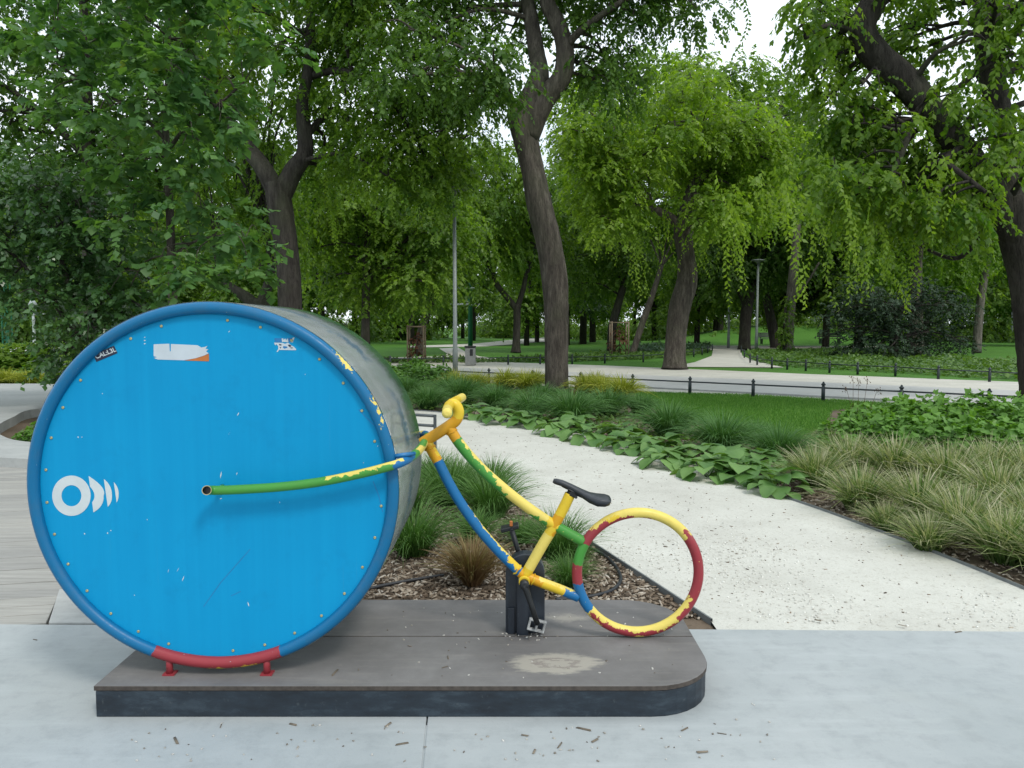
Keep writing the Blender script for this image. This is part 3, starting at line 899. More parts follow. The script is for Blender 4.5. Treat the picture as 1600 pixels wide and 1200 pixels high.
# feet
M_redp = paint('red_foot_paint', [(0, RED)], chips=((.12, .03, .02), .64))
for y_ in (YD, DB):
    for px_ in (265, 417):
        f_ = PY(px_, 1040, YD); x_ = f_.x
        zc = CZ - math.sqrt(RC * RC - (x_ - CX) ** 2)
        MB().tube([(x_, y_, HP), (x_, y_, zc + .005)], .0135, 12).build('foot', M_redp, cyc)
        MB().box((x_, y_ + .004, HP + .003), (.046, .042, .006)).build('foot_plate', M_redp, cyc)
# screws: ring of 32, a few missing
for k in range(32):
    a = math.radians(90 + 11.25 * k + 5.0)
    if k in (0, 3, 15, 24): continue
    c_ = Vector((CX + (RP - .033) * math.cos(a), YP, CZ + (RP - .033) * math.sin(a)))
    MB().lathe([(.0058, 0), (.0058, -.002), (.0040, -.0035), (.002, -.0037), (.0018, -.0025)], c_, axis='y', seg=12).build('screw', M_screw, panel)
# print and stickers on the panel
def flat(name, pix, mat, parent, lift=.0012, label=None):
    pts = [PY(x, y, YP - lift) for x, y in pix]
    mm_ = MB(); mm_.plate([(p.x, p.z) for p in pts], YP - lift, YP - .0002)
    A = sum(pts[i].x * pts[(i + 1) % len(pts)].z - pts[(i + 1) % len(pts)].x * pts[i].z for i in range(len(pts)))
    if A < 0: mm_.f = [f[::-1] for f in mm_.f]
    o = mm_.build(name, mat, parent)
    if label: o['label'] = label
    return o
def qarc(p0, p1, p2, n=10):                       # circular-ish arc through three points
    c = (2 * p1[0] - .5 * (p0[0] + p2[0]), 2 * p1[1] - .5 * (p0[1] + p2[1]))
    return [((1 - t) ** 2 * p0[0] + 2 * t * (1 - t) * c[0] + t * t * p2[0], (1 - t) ** 2 * p0[1] + 2 * t * (1 - t) * c[1] + t * t * p2[1]) for t in [i / n for i in range(n + 1)]]
z5 = lambda pts: [(60 + x / 5.333, 720 + y / 5.333) for x, y in pts]
ringo, ringi = [], []
for k in range(49):
    a = 2 * math.pi * k / 48
    ringo.append((275 + 160 * math.cos(a), 291 + 168 * math.sin(a))); ringi.append((275 + 83 * math.cos(a), 291 + 88 * math.sin(a)))
m = MB(); o_ = [PY(x, y, YP - .0012) for x, y in z5(ringo[:48])]; i_ = [PY(x, y, YP - .0012) for x, y in z5(ringi[:48])]
m.v = o_ + i_ + [v + Vector((0, .001, 0)) for v in o_ + i_]
for k in range(48):
    j = (k + 1) % 48; m.face([k, 48 + k, 48 + j, j]); m.face([k, j, 96 + j, 96 + k]); m.face([48 + j, 48 + k, 144 + k, 144 + j])
m.build('logo_ring', M_white, panel)
flat('logo_arc', z5(qarc((418, 127), (528, 218), (543, 292), 8) + qarc((543, 292), (525, 370), (458, 430), 8)[1:] + qarc((448, 345), (467, 283), (430, 215), 8)), M_white, panel)
flat('logo_arc', z5(qarc((545, 152), (596, 212), (612, 285), 8) + qarc((612, 285), (606, 340), (578, 384), 8)[1:]), M_white, panel)
flat('logo_arc', z5(qarc((628, 178), (660, 228), (668, 283), 8) + qarc((668, 283), (664, 318), (652, 348), 8)[1:]), M_white, panel)
z4 = lambda pts: [(x / 4.0, 440 + y / 4.0) for x, y in pts]
flat('sticker', z4([(960, 392), (1058, 388), (1061, 436), (1067, 436), (1068, 390), (1200, 396), (1235, 398), (1258, 412), (1280, 408), (1297, 402), (1284, 420), (1302, 424), (1288, 436), (1304, 448), (1275, 462), (1225, 478), (1150, 492), (985, 487), (962, 478), (980, 472), (960, 466)]), M_torn, panel, label='torn pale grey sticker remnant')
flat('sticker', z4([(1152, 493), (1226, 479), (1276, 463), (1305, 450), (1306, 498)]), M_orange, panel, label='orange corner of the torn sticker')
flat('sticker', z4([(582, 454), (712, 401), (734, 447), (602, 502)]), M_navy, panel, label='small dark sticker with white lettering')
def text(body, p0, p1, h, mat, parent, y, name='lettering'):
    cu = bpy.data.curves.new('lettering', 'FONT'); cu.body = body; cu.size = 1.0; cu.align_x = 'CENTER'; cu.align_y = 'CENTER'; cu.extrude = .0
    cu.offset = .02
    o = bpy.data.objects.new('tmp', cu); COL.objects.link(o)
    bpy.context.view_layer.update()
    me = bpy.data.meshes.new_from_object(o.evaluated_get(bpy.context.evaluated_depsgraph_get()))
    w = max(v.co.x for v in me.vertices) - min(v.co.x for v in me.vertices); hh = max(v.co.y for v in me.vertices) - min(v.co.y for v in me.vertices)
    bpy.data.objects.remove(o)
    a, b = PY(*p0, y), PY(*p1, y); d = b - a; ln = d.length; ux, uz = d.x / ln, d.z / ln; c = (a + b) / 2
    for v in me.vertices:
        x_, y_ = v.co.x / w * ln, v.co.y / hh * h
        v.co = Vector((c.x + ux * x_ - uz * y_, y, c.z + uz * x_ + ux * y_))
    me.materials.clear(); me.materials.append(mat)
    ob = link(name, me, parent); return ob
text('CAL:L3L', (149, 558), (180.5, 546), .018, M_white, panel, YP - .0018)
zs = lambda pts: [(400 + x / 15.0, 500 + y / 15.0) for x, y in pts]
flat('sticker', zs([(432, 425), (595, 425), (600, 520), (440, 520)]), M_dblue, panel, .0010, 'faded blue corner of a torn sticker')
flat('sticker', zs([(760, 425), (870, 420), (835, 515), (765, 520)]), M_dblue, panel, .0010)
flat('sticker', zs([(600, 430), (640, 430), (640, 470), (670, 440), (700, 440), (700, 480), (745, 425), (760, 520), (640, 512), (610, 515)]), M_torn, panel, .0012)
flat('sticker', zs([(860, 412), (905, 408), (862, 525), (800, 520), (840, 505)]), M_torn, panel, .0013)
flat('sticker', zs([(425, 530), (620, 535), (680, 560), (745, 530), (850, 610), (880, 620), (945, 690), (930, 708), (540, 700), (505, 750), (480, 748), (520, 680), (520, 610), (470, 560), (460, 595), (440, 580)]), M_torn, panel, .0012, 'torn white sticker remnant near the rim')
flat('sticker', zs([(640, 610), (720, 620), (740, 650), (670, 672), (630, 650)]), M_dblue, panel, .0016)
for q_ in ([(540, 560), (600, 575), (590, 600), (545, 590)], [(770, 570), (830, 600), (800, 640), (750, 600)], [(550, 630), (590, 640), (570, 670)], [(790, 650), (860, 640), (850, 670)]):
    flat('sticker', zs(q_), M_navy, panel, .0017)
# paint scratches
rr = random.Random(11); m = MB()
sc = [(345, 742, 3, 12), (370, 740, 2, 5), (358, 518, 3, 3), (226, 532, 5, 2), (226, 537, 5, 2), (226, 527, 4, 1.5), (122, 683, 3, 3), (128, 683, 2, 2), (286, 904, 3, 9), (278, 890, 2, 7), (132, 834, 3, 3), (168, 833, 3, 3), (173, 829, 3, 2), (357, 679, 2, 12), (372, 647, 3, 6), (388, 944, 2, 8), (477, 585, 2, 2), (345, 779, 5, 2), (568, 723, 2, 2), (590, 697, 2, 2), (160, 615, 2, 2), (230, 812, 2, 2), (263, 892, 1.5, 6), (210, 930, 2, 2), (437, 785, 1.5, 3)]
for x, y_, w, h in sc:
    sl = rr.uniform(-1.5, 3) * (h / 8)
    pts = [PY(a, b, YP - .0008) for a, b in ((x + sl, y_ - h / 2), (x + w * .42, y_ - h * .1), (x - sl, y_ + h / 2), (x - w * .34, y_ + h * .12))]
    b = len(m.v); m.v += pts; m.face([b + 3, b + 2, b + 1, b])
m.build('paint_scratches', M_white, panel)['kind'] = 'stuff'
m = MB()
for line in ([(391, 858), (345, 910), (318, 948)], [(361, 931), (368, 928), (376, 924)], [(583, 752), (592, 775), (598, 800)], [(560, 640), (575, 655), (588, 668)]):
    P = [PY(a, b, YP - .0004) for a, b in line]
    for a, b in zip(P, P[1:]):
        n_ = Vector((-(b - a).z, 0, (b - a).x)).normalized() * .0013
        k = len(m.v); m.v += [a - n_, a + n_, b + n_, b - n_]; m.face([k, k + 1, k + 2, k + 3])
m.build('dark_scratches', M_dblue, panel)['kind'] = 'stuff'

# --- frame tubes in the bicycle plane
B = lambda x, y, dy=0.0: PY(x, y, YB + dy)
TR = .0245
def tubep(name, pts, r, mat, n=6, seg=16, **kw):
    return MB().tube(spline(pts, n), r, seg, **kw).build(name, mat, cyc)
M_head = paint('head_paint', [(0, YEL), (.3, ORG)], jag=.12, wear=[(.0, .35, .6, .8, LYEL)])
head = tubep('head_tube', [B(703, 632), B(709, 631.5), B(714, 636), B(716.5, 645), B(713, 656), B(703, 664.5), B(684, 677), B(664, 689.5), B(660, 692.5)], TR, M_head)
M_bar = paint('handlebar_paint', [(0, LYEL), (.2, YEL), (.8, LYEL)], jag=.1)
hb = MB().tube(spline([PY(698.5, 645.5, YB - .35), PY(699, 640, YB - .22), PY(701.5, 633.5, YB - .06), PY(706, 630, YB + .04), PY(713, 626, YB + .2), PY(722, 621, YB + .36)], 6), .0205, 14, round_end=True).build('handlebar', M_bar, cyc)
M_top = paint('top_tube_paint', [(0, ORG), (.085, GRN), (.40, LYEL), (.76, YEL), (.83, GRN)], jag=.05, wear=[(.10, .42, -1, .13, LYEL), (.38, .50, .26, .7, GRN), (.66, .78, .30, .7, GRN)], chips=((.75, .62, .15), .70))
tubep('top_tube', [B(701, 666), B(715, 689), B(735, 714), B(759, 739), B(790, 766), B(818, 788), B(845, 807), B(866, 820.5), B(888, 833), B(911, 846)], TR * .95, M_top, 8)
M_down = paint('down_tube_paint', [(0, ORG), (.125, BLU), (.83, BLU), (.97, ORG)], jag=.03, wear=[(.0, .1, -1, .15, YEL), (.45, .93, -1, .06, LYEL), (.86, .97, -1, .22, YEL)])
tubep('down_tube', [B(668, 692), B(676, 707), B(686, 724), B(700, 752), B(716, 780), B(735, 808), B(755, 834), B(780, 862), B(800, 882), B(817, 898)], TR * .92, M_down, 8)
M_seatt = paint('seat_tube_paint', [(0, YEL), (.25, ORG), (.38, YEL), (.48, LYEL), (.9, YEL)], jag=.06, wear=[(.3, .48, .55, .8, ORG)], chips=((.35, .40, .05), .72))
tubep('seat_tube', [B(891, 772), B(880, 795), B(866, 821), B(845, 856), B(820, 900)], TR * .98, M_seatt)
M_stay = paint('chain_stay_paint', [(0, ORG), (.3, YEL), (.72, BLU)], jag=.12, wear=[(.2, .9, -1, .13, LYEL)])
tubep('chain_stay', [B(823, 901), B(848, 911), B(872, 920), B(904, 933)], TR * .92, M_stay)
# rear wheel ring
wc = B(996.5, 894.5); rw = (B(1099.5, 894).x - B(893.5, 894).x) / 2 - TR * .92
seg_ = [(0, RED), (.10, LYEL), (.30, YEL), (.335, RED), (.415, GRN), (.475, RED), (.525, BLU), (.605, LYEL), (.86, RED)]
M_wheel = paint('rear_wheel_paint', seg_, jag=.022, wear=[(.28, .38, .84, 1.5, LYEL), (.265, .34, -1, .72, RED), (.61, .80, .70, .86, RED), (.66, .74, .86, 1.5, RED), (.07, .125, .72, .86, RED), (.80, .93, -1, .70, LYEL), (.78, .88, .82, 1.5, RED), (.205, .235, -1, .58, RED)], chips=(LYEL, .715))
MB().tube([wc + Vector((rw * math.cos(2 * math.pi * k / 72), 0, rw * math.sin(2 * math.pi * k / 72))) for k in range(72)], TR * .92, 14, closed=True).build('rear_wheel', M_wheel, cyc)
# fork arms: one in front of the drum, one behind
M_arm = paint('fork_arm_paint', [(0, GRN), (.15, GRN), (.25, BLU), (.37, GRN)], jag=.03, wear=[(.0, .10, .68, .82, LYEL), (.10, .185, .66, 1.5, LYEL), (.34, .60, .86, 1.5, LYEL), (.24, .28, .6, .75, GRN)])
YA = YD - .060
def A(x, y, k=1.0): return PY(x, y, YB + (YA - YB) * k)
armp = spline([A(664, 690, .0), A(656, 702, .30), A(644, 713, .66), A(626, 723, .93), A(600, 731, 1), A(560, 741, 1), A(500, 753, 1), A(440, 760.5, 1), A(380, 764.5, 1), A(345, 766, 1), PY(331, 766, YA - .008), PY(325, 766, YA - .028), PY(323, 766, YA - .046)], 7)
MB().tube(armp, .0178, 16, cap=False).build('fork_arm', M_arm, cyc)
tipd = (armp[-1] - armp[-2]).normalized()
MB().tube([armp[-1] - tipd * .03, armp[-1] - tipd * .0005], .0151, 14, cap=False).build('mouth_shade', M_black, cyc)  # black lining: shade inside the open pipe end, put in as colour
mi = MB(); mi.tube([armp[-1] - tipd * .032, armp[-1] - tipd * .028], .0152, 14); mi.build('hollow_shade', M_black, cyc)  # black disc standing in for the dark depth of the hollow pipe
M_lip = plain('bare_pipe_edge', (.35, .30, .16), .5, .3)
mo = MB(); mo.v = []
ux_ = tipd.orthogonal().normalized(); uy_ = tipd.cross(ux_)
for r0_ in (.0180, .0152):
    mo.v += [armp[-1] + tipd * .0006 + (ux_ * math.cos(2 * math.pi * k / 20) + uy_ * math.sin(2 * math.pi * k / 20)) * r0_ for k in range(20)]
for k in range(20): mo.face([k, (k + 1) % 20, 20 + (k + 1) % 20, 20 + k])
mo.build('tube_lip', M_lip, cyc)
back_arm = [Vector((p.x, 2 * YB - p.y, p.z)) for p in armp]
MB().tube(back_arm, .0178, 14).build('fork_arm', M_arm, cyc)
MB().tube([PY(612, 714, YD), PY(630, 711, YD - .01), PY(648, 708.5, YD + .03)], [.009, .009, .008], 10).build("rim_bracket", plain('bracket_blue', BLU, .4), cyc)
# hub axle joining the arms through the panels
hc = PY(338, 766, YA); MB().tube([(hc.x, YA + .01, hc.z), (hc.x, YP + .001, hc.z)], .010, 12).build('axle_stub', M_arm, cyc)

# weld beads where tubes meet
M_weld = paint('weld_paint', [(0, YEL)], chips=((.30, .20, .06), .6))
for a_, b_, r_w in (((701, 666), (706, 675), TR), ((668, 692), (672, 700), TR), ((817, 898), (808, 890), TR), ((825, 902), (833, 905.5), TR), ):
    c_, d_ = B(*b_), (B(*a_) - B(*b_)).normalized(); u_ = d_.orthogonal().normalized(); w_ = d_.cross(u_)
    MB().tube([c_ + (u_ * math.cos(k * math.pi / 10) + w_ * math.sin(k * math.pi / 10)) * r_w * (.97 + .03 * math.sin(k * 2.3)) + d_ * .002 * math.sin(k * 1.7) for k in range(20)], .0036, 6, closed=True).build('weld_bead', M_head if a_[1] < 700 else (M_seatt if a_[0] < 880 else M_stay), cyc)

# --- saddle
M_sad = plain('saddle_black', (.022, .026, .032), .42, 0, .2, 30, .5)
n0, n1 = B(865, 749.5), B(953, 781)
sd = (n1 - n0); sl = sd.length; sx_ = sd.normalized(); sz_ = Vector((-sx_.z, 0, sx_.x))
prof = [(0.0, .006, -.004, .010), (.04, .017, .0, .018), (.15, .021, .003, .020), (.32, .025, .0, .022), (.5, .036, -.006, .026), (.66, .054, -.010, .034), (.8, .069, -.006, .040), (.92, .072, .002, .036), (.985, .060, .004, .024), (1.0, .04, .0, .012)]
m = MB(); K = 14
for s, w, z_, h in prof:
    c_ = n0 + sx_ * sl * s + sz_ * z_
    for k in range(K):
        a = 2 * math.pi * k / K
        yy = math.cos(a); zz = math.sin(a)
        dz = (zz * .009 + (-.0) ) if zz > 0 else (-h * (abs(yy) ** 2.5) * .9 + zz * .004)
        m.v.append(c_ + Vector((0, yy * w, 0)) + sz_ * dz)
for i in range(len(prof) - 1):
    for k in range(K):
        k2 = (k + 1) % K; m.face([i * K + k, i * K + k2, (i + 1) * K + k2, (i + 1) * K + k], 0, None, True)
m.face(list(range(K - 1, -1, -1))); m.face([(len(prof) - 1) * K + k for k in range(K)])
sad = m.build('saddle', M_sad, cyc)
M_dark = plain('dark_metal', (.03, .03, .032), .45, .6)
for s in (-.022, .022):
    MB().tube(spline([n0 + sx_ * sl * .16 + sz_ * -.012 + Vector((0, s * .5, 0)), B(893, 770) + Vector((0, s, .012)), B(907, 778) + Vector((0, s, .010)), n0 + sx_ * sl * .86 + sz_ * -.022 + Vector((0, s * 1.2, 0))], 5), .0042, 8).build('saddle_rail', M_dark, sad)
MB().box(B(896, 771), (.036, .05, .026), Matrix.Rotation(.4, 3, 'Y')).build('saddle_clamp', M_dark, sad, .004)
MB().tube([B(900, 777, -.03), B(900, 777, .03)], .007, 8).build('clamp_bolt', M_dark, sad)
MB().tube([B(889, 776), B(894, 766)], .0175, 12).build('seat_post', M_dark, sad)

# --- support post with rounded top
def postmat():
    q = NB('post_paint'); f = q.noise(q.coord('Object', (5, 5, 2)), 2.5, 7, .75); g = q.noise(q.coord(), 45, 4, .7)
    col = q.ramp(f, [(.3, (.010, .014, .022)), (.62, (.020, .028, .040)), (.88, (.07, .09, .11))])
    col = q.mix(q.math('MULTIPLY', q.ramp(g, [(.62, 0.0), (.75, 1.0)]), .3), col, (.16, .17, .17))
    return q.done(col, .38, 0, .5)
M_post = postmat()
YS = YB + .045
pl, pr_, pt = PY(790, 990, YS), PY(851, 990, YS), PY(820, 866, YS)
hw = (pr_.x - pl.x) / 2; pc = (pl.x + pr_.x) / 2
outl = [(pl.x, HP), (pr_.x, HP)] + [(pc + hw * math.cos(math.radians(a)), pt.z - hw * 1.05 + hw * 1.05 * math.sin(math.radians(a))) for a in range(0, 181, 12)]
post = MB().plate(outl, YS, YS + .07).build('support_post', M_post, cyc, .004)
a_, b_ = PY(803, 990, YS - .03).x, PY(833, 990, YS - .03).x
MB().box(((a_ + b_) / 2 - .004, YS - .014, HP + .135), (.052, .026, .27)).build('post_rib', M_post, post, .003)
MB().box((a_ - .012, YS - .006, HP + .06), (.03, .010, .12)).build('post_rib', M_post, post, .002)
# --- bottom bracket, cranks, pedals
bb = B(819, 905)
MB().tube([(bb.x, YB - .045, bb.z), (bb.x, YB + .06, bb.z)], .024, 16).build('bottom_bracket', M_head, cyc)
M_crank = plain('crank_black', (.018, .02, .022), .4, .3)
M_pedal = plain('pedal_grey', (.34, .35, .35), .55, .2, .4, 40)
def crank(p_end, y0, sgn):
    c0_ = Vector((bb.x, y0, bb.z)); e = Vector((p_end.x, y0 + sgn * .012, p_end.z))
    m_ = MB(); m_.tube([c0_, c0_ + (e - c0_) * .12, c0_ + (e - c0_) * .5, e], [.018, .0145, .0115, .0125], 10)
    o = m_.build('crank', M_crank, cyc)
    MB().lathe([(.021, sgn * -.012), (.021, sgn * .012), (.013, sgn * .016), (.006, sgn * .0165)] if sgn > 0 else [(.021, .012), (.021, -.012), (.013, -.016), (.006, -.0165)], c0_, axis='y', seg=14).build('crank_boss', M_crank, o)
    return o, e
ck, e = crank(PY(840, 976, YB - .085), YB - .07, -1)
rot = Matrix.Rotation(math.radians(14), 3, 'Y')
def pedal(c_, rot, par, mat):
    m_ = MB()
    for dx in (-.034, .0, .034): m_.box(c_ + rot @ Vector((dx, 0, 0)), (.010, .02, .046), rot)
    for dz in (-.022, .022): m_.box(c_ + rot @ Vector((0, -.0005, dz)), (.078, .021, .009), rot)
    m_.build('pedal', mat, par, .002)
pd = PY(838.5, 977, YS - .035); pedal(pd, rot, ck, M_pedal)
MB().tube([(e.x, e.y, e.z), (pd.x, pd.y + .02, pd.z)], .006, 8).build('pedal_axle', M_crank, ck)
far_end = PY(800, 829, YB + .16)
ck2, e2 = crank(far_end, YB + .14, 1)
m_ = MB(); m_.tube([e2, e2 + Vector((0, .07, .0))], .008, 8); m_.build('pedal_axle', M_crank, ck2)
MB().box(e2 + Vector((-.01, .05, .004)), (.085, .07, .018), Matrix.Rotation(-.25, 3, 'Y')).build('pedal', M_crank, ck2, .004)
MB().box(e2 + Vector((-.004, .02, .030)), (.014, .02, .022)).build('reflector', M_orange, ck2, .002)

# ================================================================== TREES
M_l_dark = leafmat('leaf_dark_green', (.034, .086, .019), (.115, .212, .036), .50)
M_l_mid = leafmat('leaf_mid_green', (.054, .130, .018), (.178, .285, .036), .54)
M_l_light = leafmat('leaf_light_green', (.095, .190, .020), (.225, .335, .040), .54)
M_l_maple = leafmat('leaf_maple', (.044, .122, .040), (.130, .250, .072), .46, c3=(.16, .13, .03))
M_l_gloss = leafmat('leaf_glossy', (.030, .084, .028), (.090, .185, .058), .35, .28, .6)
M_l_pine = leafmat('needle_dark', (.012, .030, .016), (.038, .070, .034), .2, .6)
M_l_far = leafmat('leaf_far', (.048, .115, .020), (.160, .265, .040), .50)
def inside(poly, x, y):
    r = False; j = len(poly) - 1
    for i in range(len(poly)):
        if (poly[i][1] > y) != (poly[j][1] > y) and x < (poly[j][0] - poly[i][0]) * (y - poly[i][1]) / (poly[j][1] - poly[i][1]) + poly[i][0]: r = not r
        j = i
    return r
def fillp(poly, n, dt, r, seed, flat=.75):
    rr = random.Random(seed); out = []
    xs = [p[0] for p in poly]; ys_ = [p[1] for p in poly]
    for _ in range(n):
        best = None
        for _t in range(14):
            x, y = rr.uniform(min(xs), max(xs)), rr.uniform(min(ys_), max(ys_))
            if not inside(poly, x, y): continue
            d = min([(x - a[0]) ** 2 + (y - a[1]) ** 2 for a in out] or [1e9])
            if best is None or d > best[0]: best = (d, x, y)
        if best:
            q = rr.uniform(*r); out.append((best[1], best[2], rr.uniform(*dt), q, q * flat))
    return out
def strands(spec, t, leaf, seed, mat, root, step=.055, name='hanging_shoots'):
    """long drooping shoots: (px_top, py_top, py_bottom, dt, count)"""
    rng = np.random.default_rng(seed); P, D, N, Sz, R = [], [], [], [], []
    for x, y0, y1, dt, cnt in spec:
        for c in range(cnt):
            a = np.array(at(x + rng.normal() * 16, y0 + rng.normal() * 10, t + dt + rng.normal() * .35)); b = np.array(at(x + rng.normal() * 13, y1 - abs(rng.normal()) * 45, t + dt + rng.normal() * .3))
            L = np.linalg.norm(b - a); n = max(4, int(L / step)); s = np.linspace(0, 1, n)
            bow = np.array([rng.normal() * .18, rng.normal() * .18, 0])
            pos = a + (b - a) * s[:, None] + bow * np.sin(s * 3.1)[:, None]
            sg = np.where(np.arange(n) % 2 == 0, 1, -1)
            ax = rng.uniform(0, 6.28); sd = np.array([math.cos(ax), math.sin(ax), 0])
            d = sd * sg[:, None] * .75 + np.array([0, 0, -.75]) + rng.normal(size=(n, 3)) * .25
            P.append(pos); D.append(d); N.append(np.cross(sd, [0, 0, 1]) * .8 + np.array([0, 0, .7]) + rng.normal(size=(n, 3)) * .3)
            Sz.append(leaf * rng.uniform(.7, 1.2, n) * (1 - .35 * s)); R.append(np.clip(.45 + .4 * s + rng.normal() * .15 + rng.normal(size=n) * .1, 0, 1))
    V, F = leaves(np.concatenate(P), np.concatenate(D), np.concatenate(N), np.concatenate(Sz), .5)
    link(name, fast_mesh(name, V, F, mat, np.repeat(np.concatenate(R), 4)), root)['kind'] = 'stuff'

# the thick leaning tree in the middle
T = 17.7
r_ = tree('park_tree', 'thick leaning tree trunk with crooked fork, in the middle behind the handlebar', T,
     [(870, GT(T), 38), (870, 560, 36), (870, 500, 37), (868, 440, 40), (858, 380, 41), (843, 320, 41), (831, 260, 38), (820, 215, 40), (812, 182, 40), (804, 166, 20)],
     [[(816, 205, 38, 0), (828, 160, 36, 0), (843, 118, 30, 0), (838, 80, 26, .2), (832, 40, 24, .3), (820, -20, 20, .5), (800, -90, 14, .8)],
      [(824, 215, 36, 0), (848, 160, 34, -.1), (876, 124, 32, -.2), (883, 92, 30, -.2), (880, 60, 28, -.2), (868, 30, 26, -.2), (855, 0, 24, -.2), (850, -60, 18, 0)],
      [(880, 80, 14, -.2), (905, 50, 11, -.5), (960, 10, 9, -1), (1010, -20, 6, -1.5)]],
     fillp([(490, -150), (960, -150), (950, 10), (905, 30), (850, 10), (800, 40), (780, 130), (720, 165), (660, 150), (560, 120), (490, 60)], 40, (-2.2, 2.6), (.6, 1.05), 1)
     + fillp([(900, -150), (1110, -150), (1108, 10), (1070, 45), (1010, 10), (1000, 120), (955, 185), (930, 150), (905, 90)], 30, (-1.5, 1.8), (.45, .7), 2),
     M_l_dark, M_bark, 21, dens=46, leaf=.12, asp=.66, droop=.55, L=.6, K=12, hang=.5, gap=.2)
strands([(1145, -40, 95, -3, 3), (960, 90, 195, -1, 8), (1000, 60, 150, -1, 6), (760, 120, 175, -1, 8), (700, 140, 215, -1, 9)], T, .13, 31, M_l_dark, r_)
# forked tree behind the drum
T = 19.5
r_ = tree('park_tree', 'forked tree rising behind the top right of the drum', T,
     [(455, GT(T), 44), (455, 560, 38), (454, 500, 36), (452, 440, 36), (446, 380, 38), (438, 330, 40), (432, 288, 40)],
     [[(436, 310, 34, 0), (412, 264, 30, 0), (385, 230, 27, .2), (362, 200, 23, .3), (340, 165, 20, .4), (325, 120, 16, .5), (300, 60, 12, .6)],
      [(436, 310, 34, 0), (458, 268, 29, 0), (476, 240, 26, -.1), (475, 200, 24, -.2), (472, 160, 20, -.2), (482, 110, 17, -.1), (485, 50, 15, 0), (490, -40, 10, 0)],
      [(483, 120, 12, 0), (530, 110, 10, -.5), (580, 130, 9, -.8), (620, 170, 7, -1), (650, 215, 5, -1.2)],
      [(476, 215, 11, -.2), (520, 172, 11, .4), (550, 195, 9, .6), (580, 250, 5, .8)]],
     fillp([(300, -150), (560, -150), (560, 110), (500, 150), (420, 165), (340, 150), (300, 60)], 24, (-2, 2.5), (.6, 1.0), 3)
     + fillp([(490, 130), (720, 160), (735, 250), (700, 300), (640, 300), (560, 260), (500, 290), (480, 230)], 30, (-1.5, 2), (.42, .75), 4),
     M_l_mid, M_bark_d, 22, dens=46, leaf=.125, asp=.66, droop=.6, L=.6, K=12, hang=.5, gap=.15)
strands([(520, 250, 330, 0, 9), (580, 230, 320, 0, 10), (640, 230, 360, -.5, 12), (690, 220, 330, -.5, 10), (500, 300, 400, .5, 6)], T, .14, 32, M_l_light, r_)
# slim maple in front on the left
T = 11.5
tree('maple_tree', 'slim young maple with a thin straight trunk above the drum', T,
     [(272, GT(T), 18), (271, 560, 15), (270, 470, 14), (267, 380, 13), (264, 300, 12), (260, 225, 11), (258, 170, 8), (262, 110, 6), (265, 50, 5), (265, -20, 3)],
     [[(263, 235, 7, 0), (285, 205, 6, -.2), (310, 180, 5, -.3), (345, 160, 4, -.4), (380, 130, 3, -.5)],
      [(265, 330, 5, 0), (220, 300, 4, .2), (170, 280, 3, .3)], [(268, 400, 5, 0), (310, 375, 4, -.2), (370, 365, 3, -.4)],
      [(260, 220, 6, 0), (215, 175, 5, -.2), (150, 140, 4, -.3), (90, 100, 3, -.4)]],
     fillp([(60, -80), (420, -80), (440, 100), (360, 160), (320, 250), (390, 330), (420, 400), (390, 430), (300, 455), (190, 450), (150, 380), (180, 300), (110, 220), (60, 120)], 54, (-1.2, 1.3), (.24, .46), 5, .55),
     M_l_maple, M_bark, 23, dens=56, leaf=.145, asp=.85, droop=.25, L=.42, K=10, hang=.35, seg=10, rough=.03, gap=.2)
# big glossy shrub at the left edge
T = 12.8
tree('tall_shrub', 'tall dark shrub with glossy leaves at the left edge', T,
     [(120, GT(T), 12), (118, 540, 10), (112, 470, 9), (95, 400, 7), (70, 330, 5)],
     [[(118, 530, 8, 0), (160, 470, 7, .2), (185, 420, 5, .3)], [(116, 520, 7, 0), (60, 440, 6, -.2), (0, 380, 5, -.3), (-60, 340, 4, -.3)]],
     fillp([(-140, 220), (60, 240), (170, 320), (200, 420), (270, 470), (250, 560), (110, 570), (66, 500), (0, 470), (-140, 470)], 62, (-.9, 1.4), (.3, .55), 6, .8),
     M_l_gloss, M_bark_d, 24, cat='shrub', dens=56, leaf=.11, asp=.72, droop=.4, L=.4, K=10, hang=.4, seg=8, rough=.02)
T = 25
tree('park_tree', 'large leafy tree filling the upper left behind the maple', T,
     [(140, GT(T), 30), (140, 520, 27), (142, 440, 25), (140, 300, 22), (135, 150, 18), (130, 0, 12)],
     [[(140, 320, 14, 0), (200, 240, 11, .5), (270, 170, 9, .8), (320, 100, 6, 1)], [(138, 250, 13, 0), (70, 180, 10, -.4), (0, 130, 8, -.6), (-80, 80, 5, -.8)]],
     fillp([(-160, -160), (420, -160), (370, 60), (300, 200), (320, 320), (200, 340), (60, 290), (-160, 250)], 52, (-2, 3), (.8, 1.35), 7),
     M_l_dark, M_bark_d, 25, dens=27, leaf=.17, asp=.68, droop=.5, L=.8, hang=.5, gap=.3)
T = 23
tree('park_tree', 'dark crooked low-forked tree just above the drum rim', T,
     [(405, GT(T), 32), (406, 540, 28), (408, 500, 26), (410, 468, 24)],
     [[(409, 485, 20, 0), (384, 464, 18, 0), (358, 446, 12, 0), (344, 430, 8, 0), (335, 390, 6, .2)], [(410, 475, 20, 0), (420, 440, 14, 0), (424, 410, 12, .1), (415, 360, 9, .3)]],
     fillp([(300, 100), (480, 90), (470, 250), (430, 400), (330, 400), (290, 360)], 26, (-.5, 2.5), (.6, .95), 8),
     M_l_mid, M_bark_d, 26, dens=26, leaf=.14, droop=.7, hang=.7)
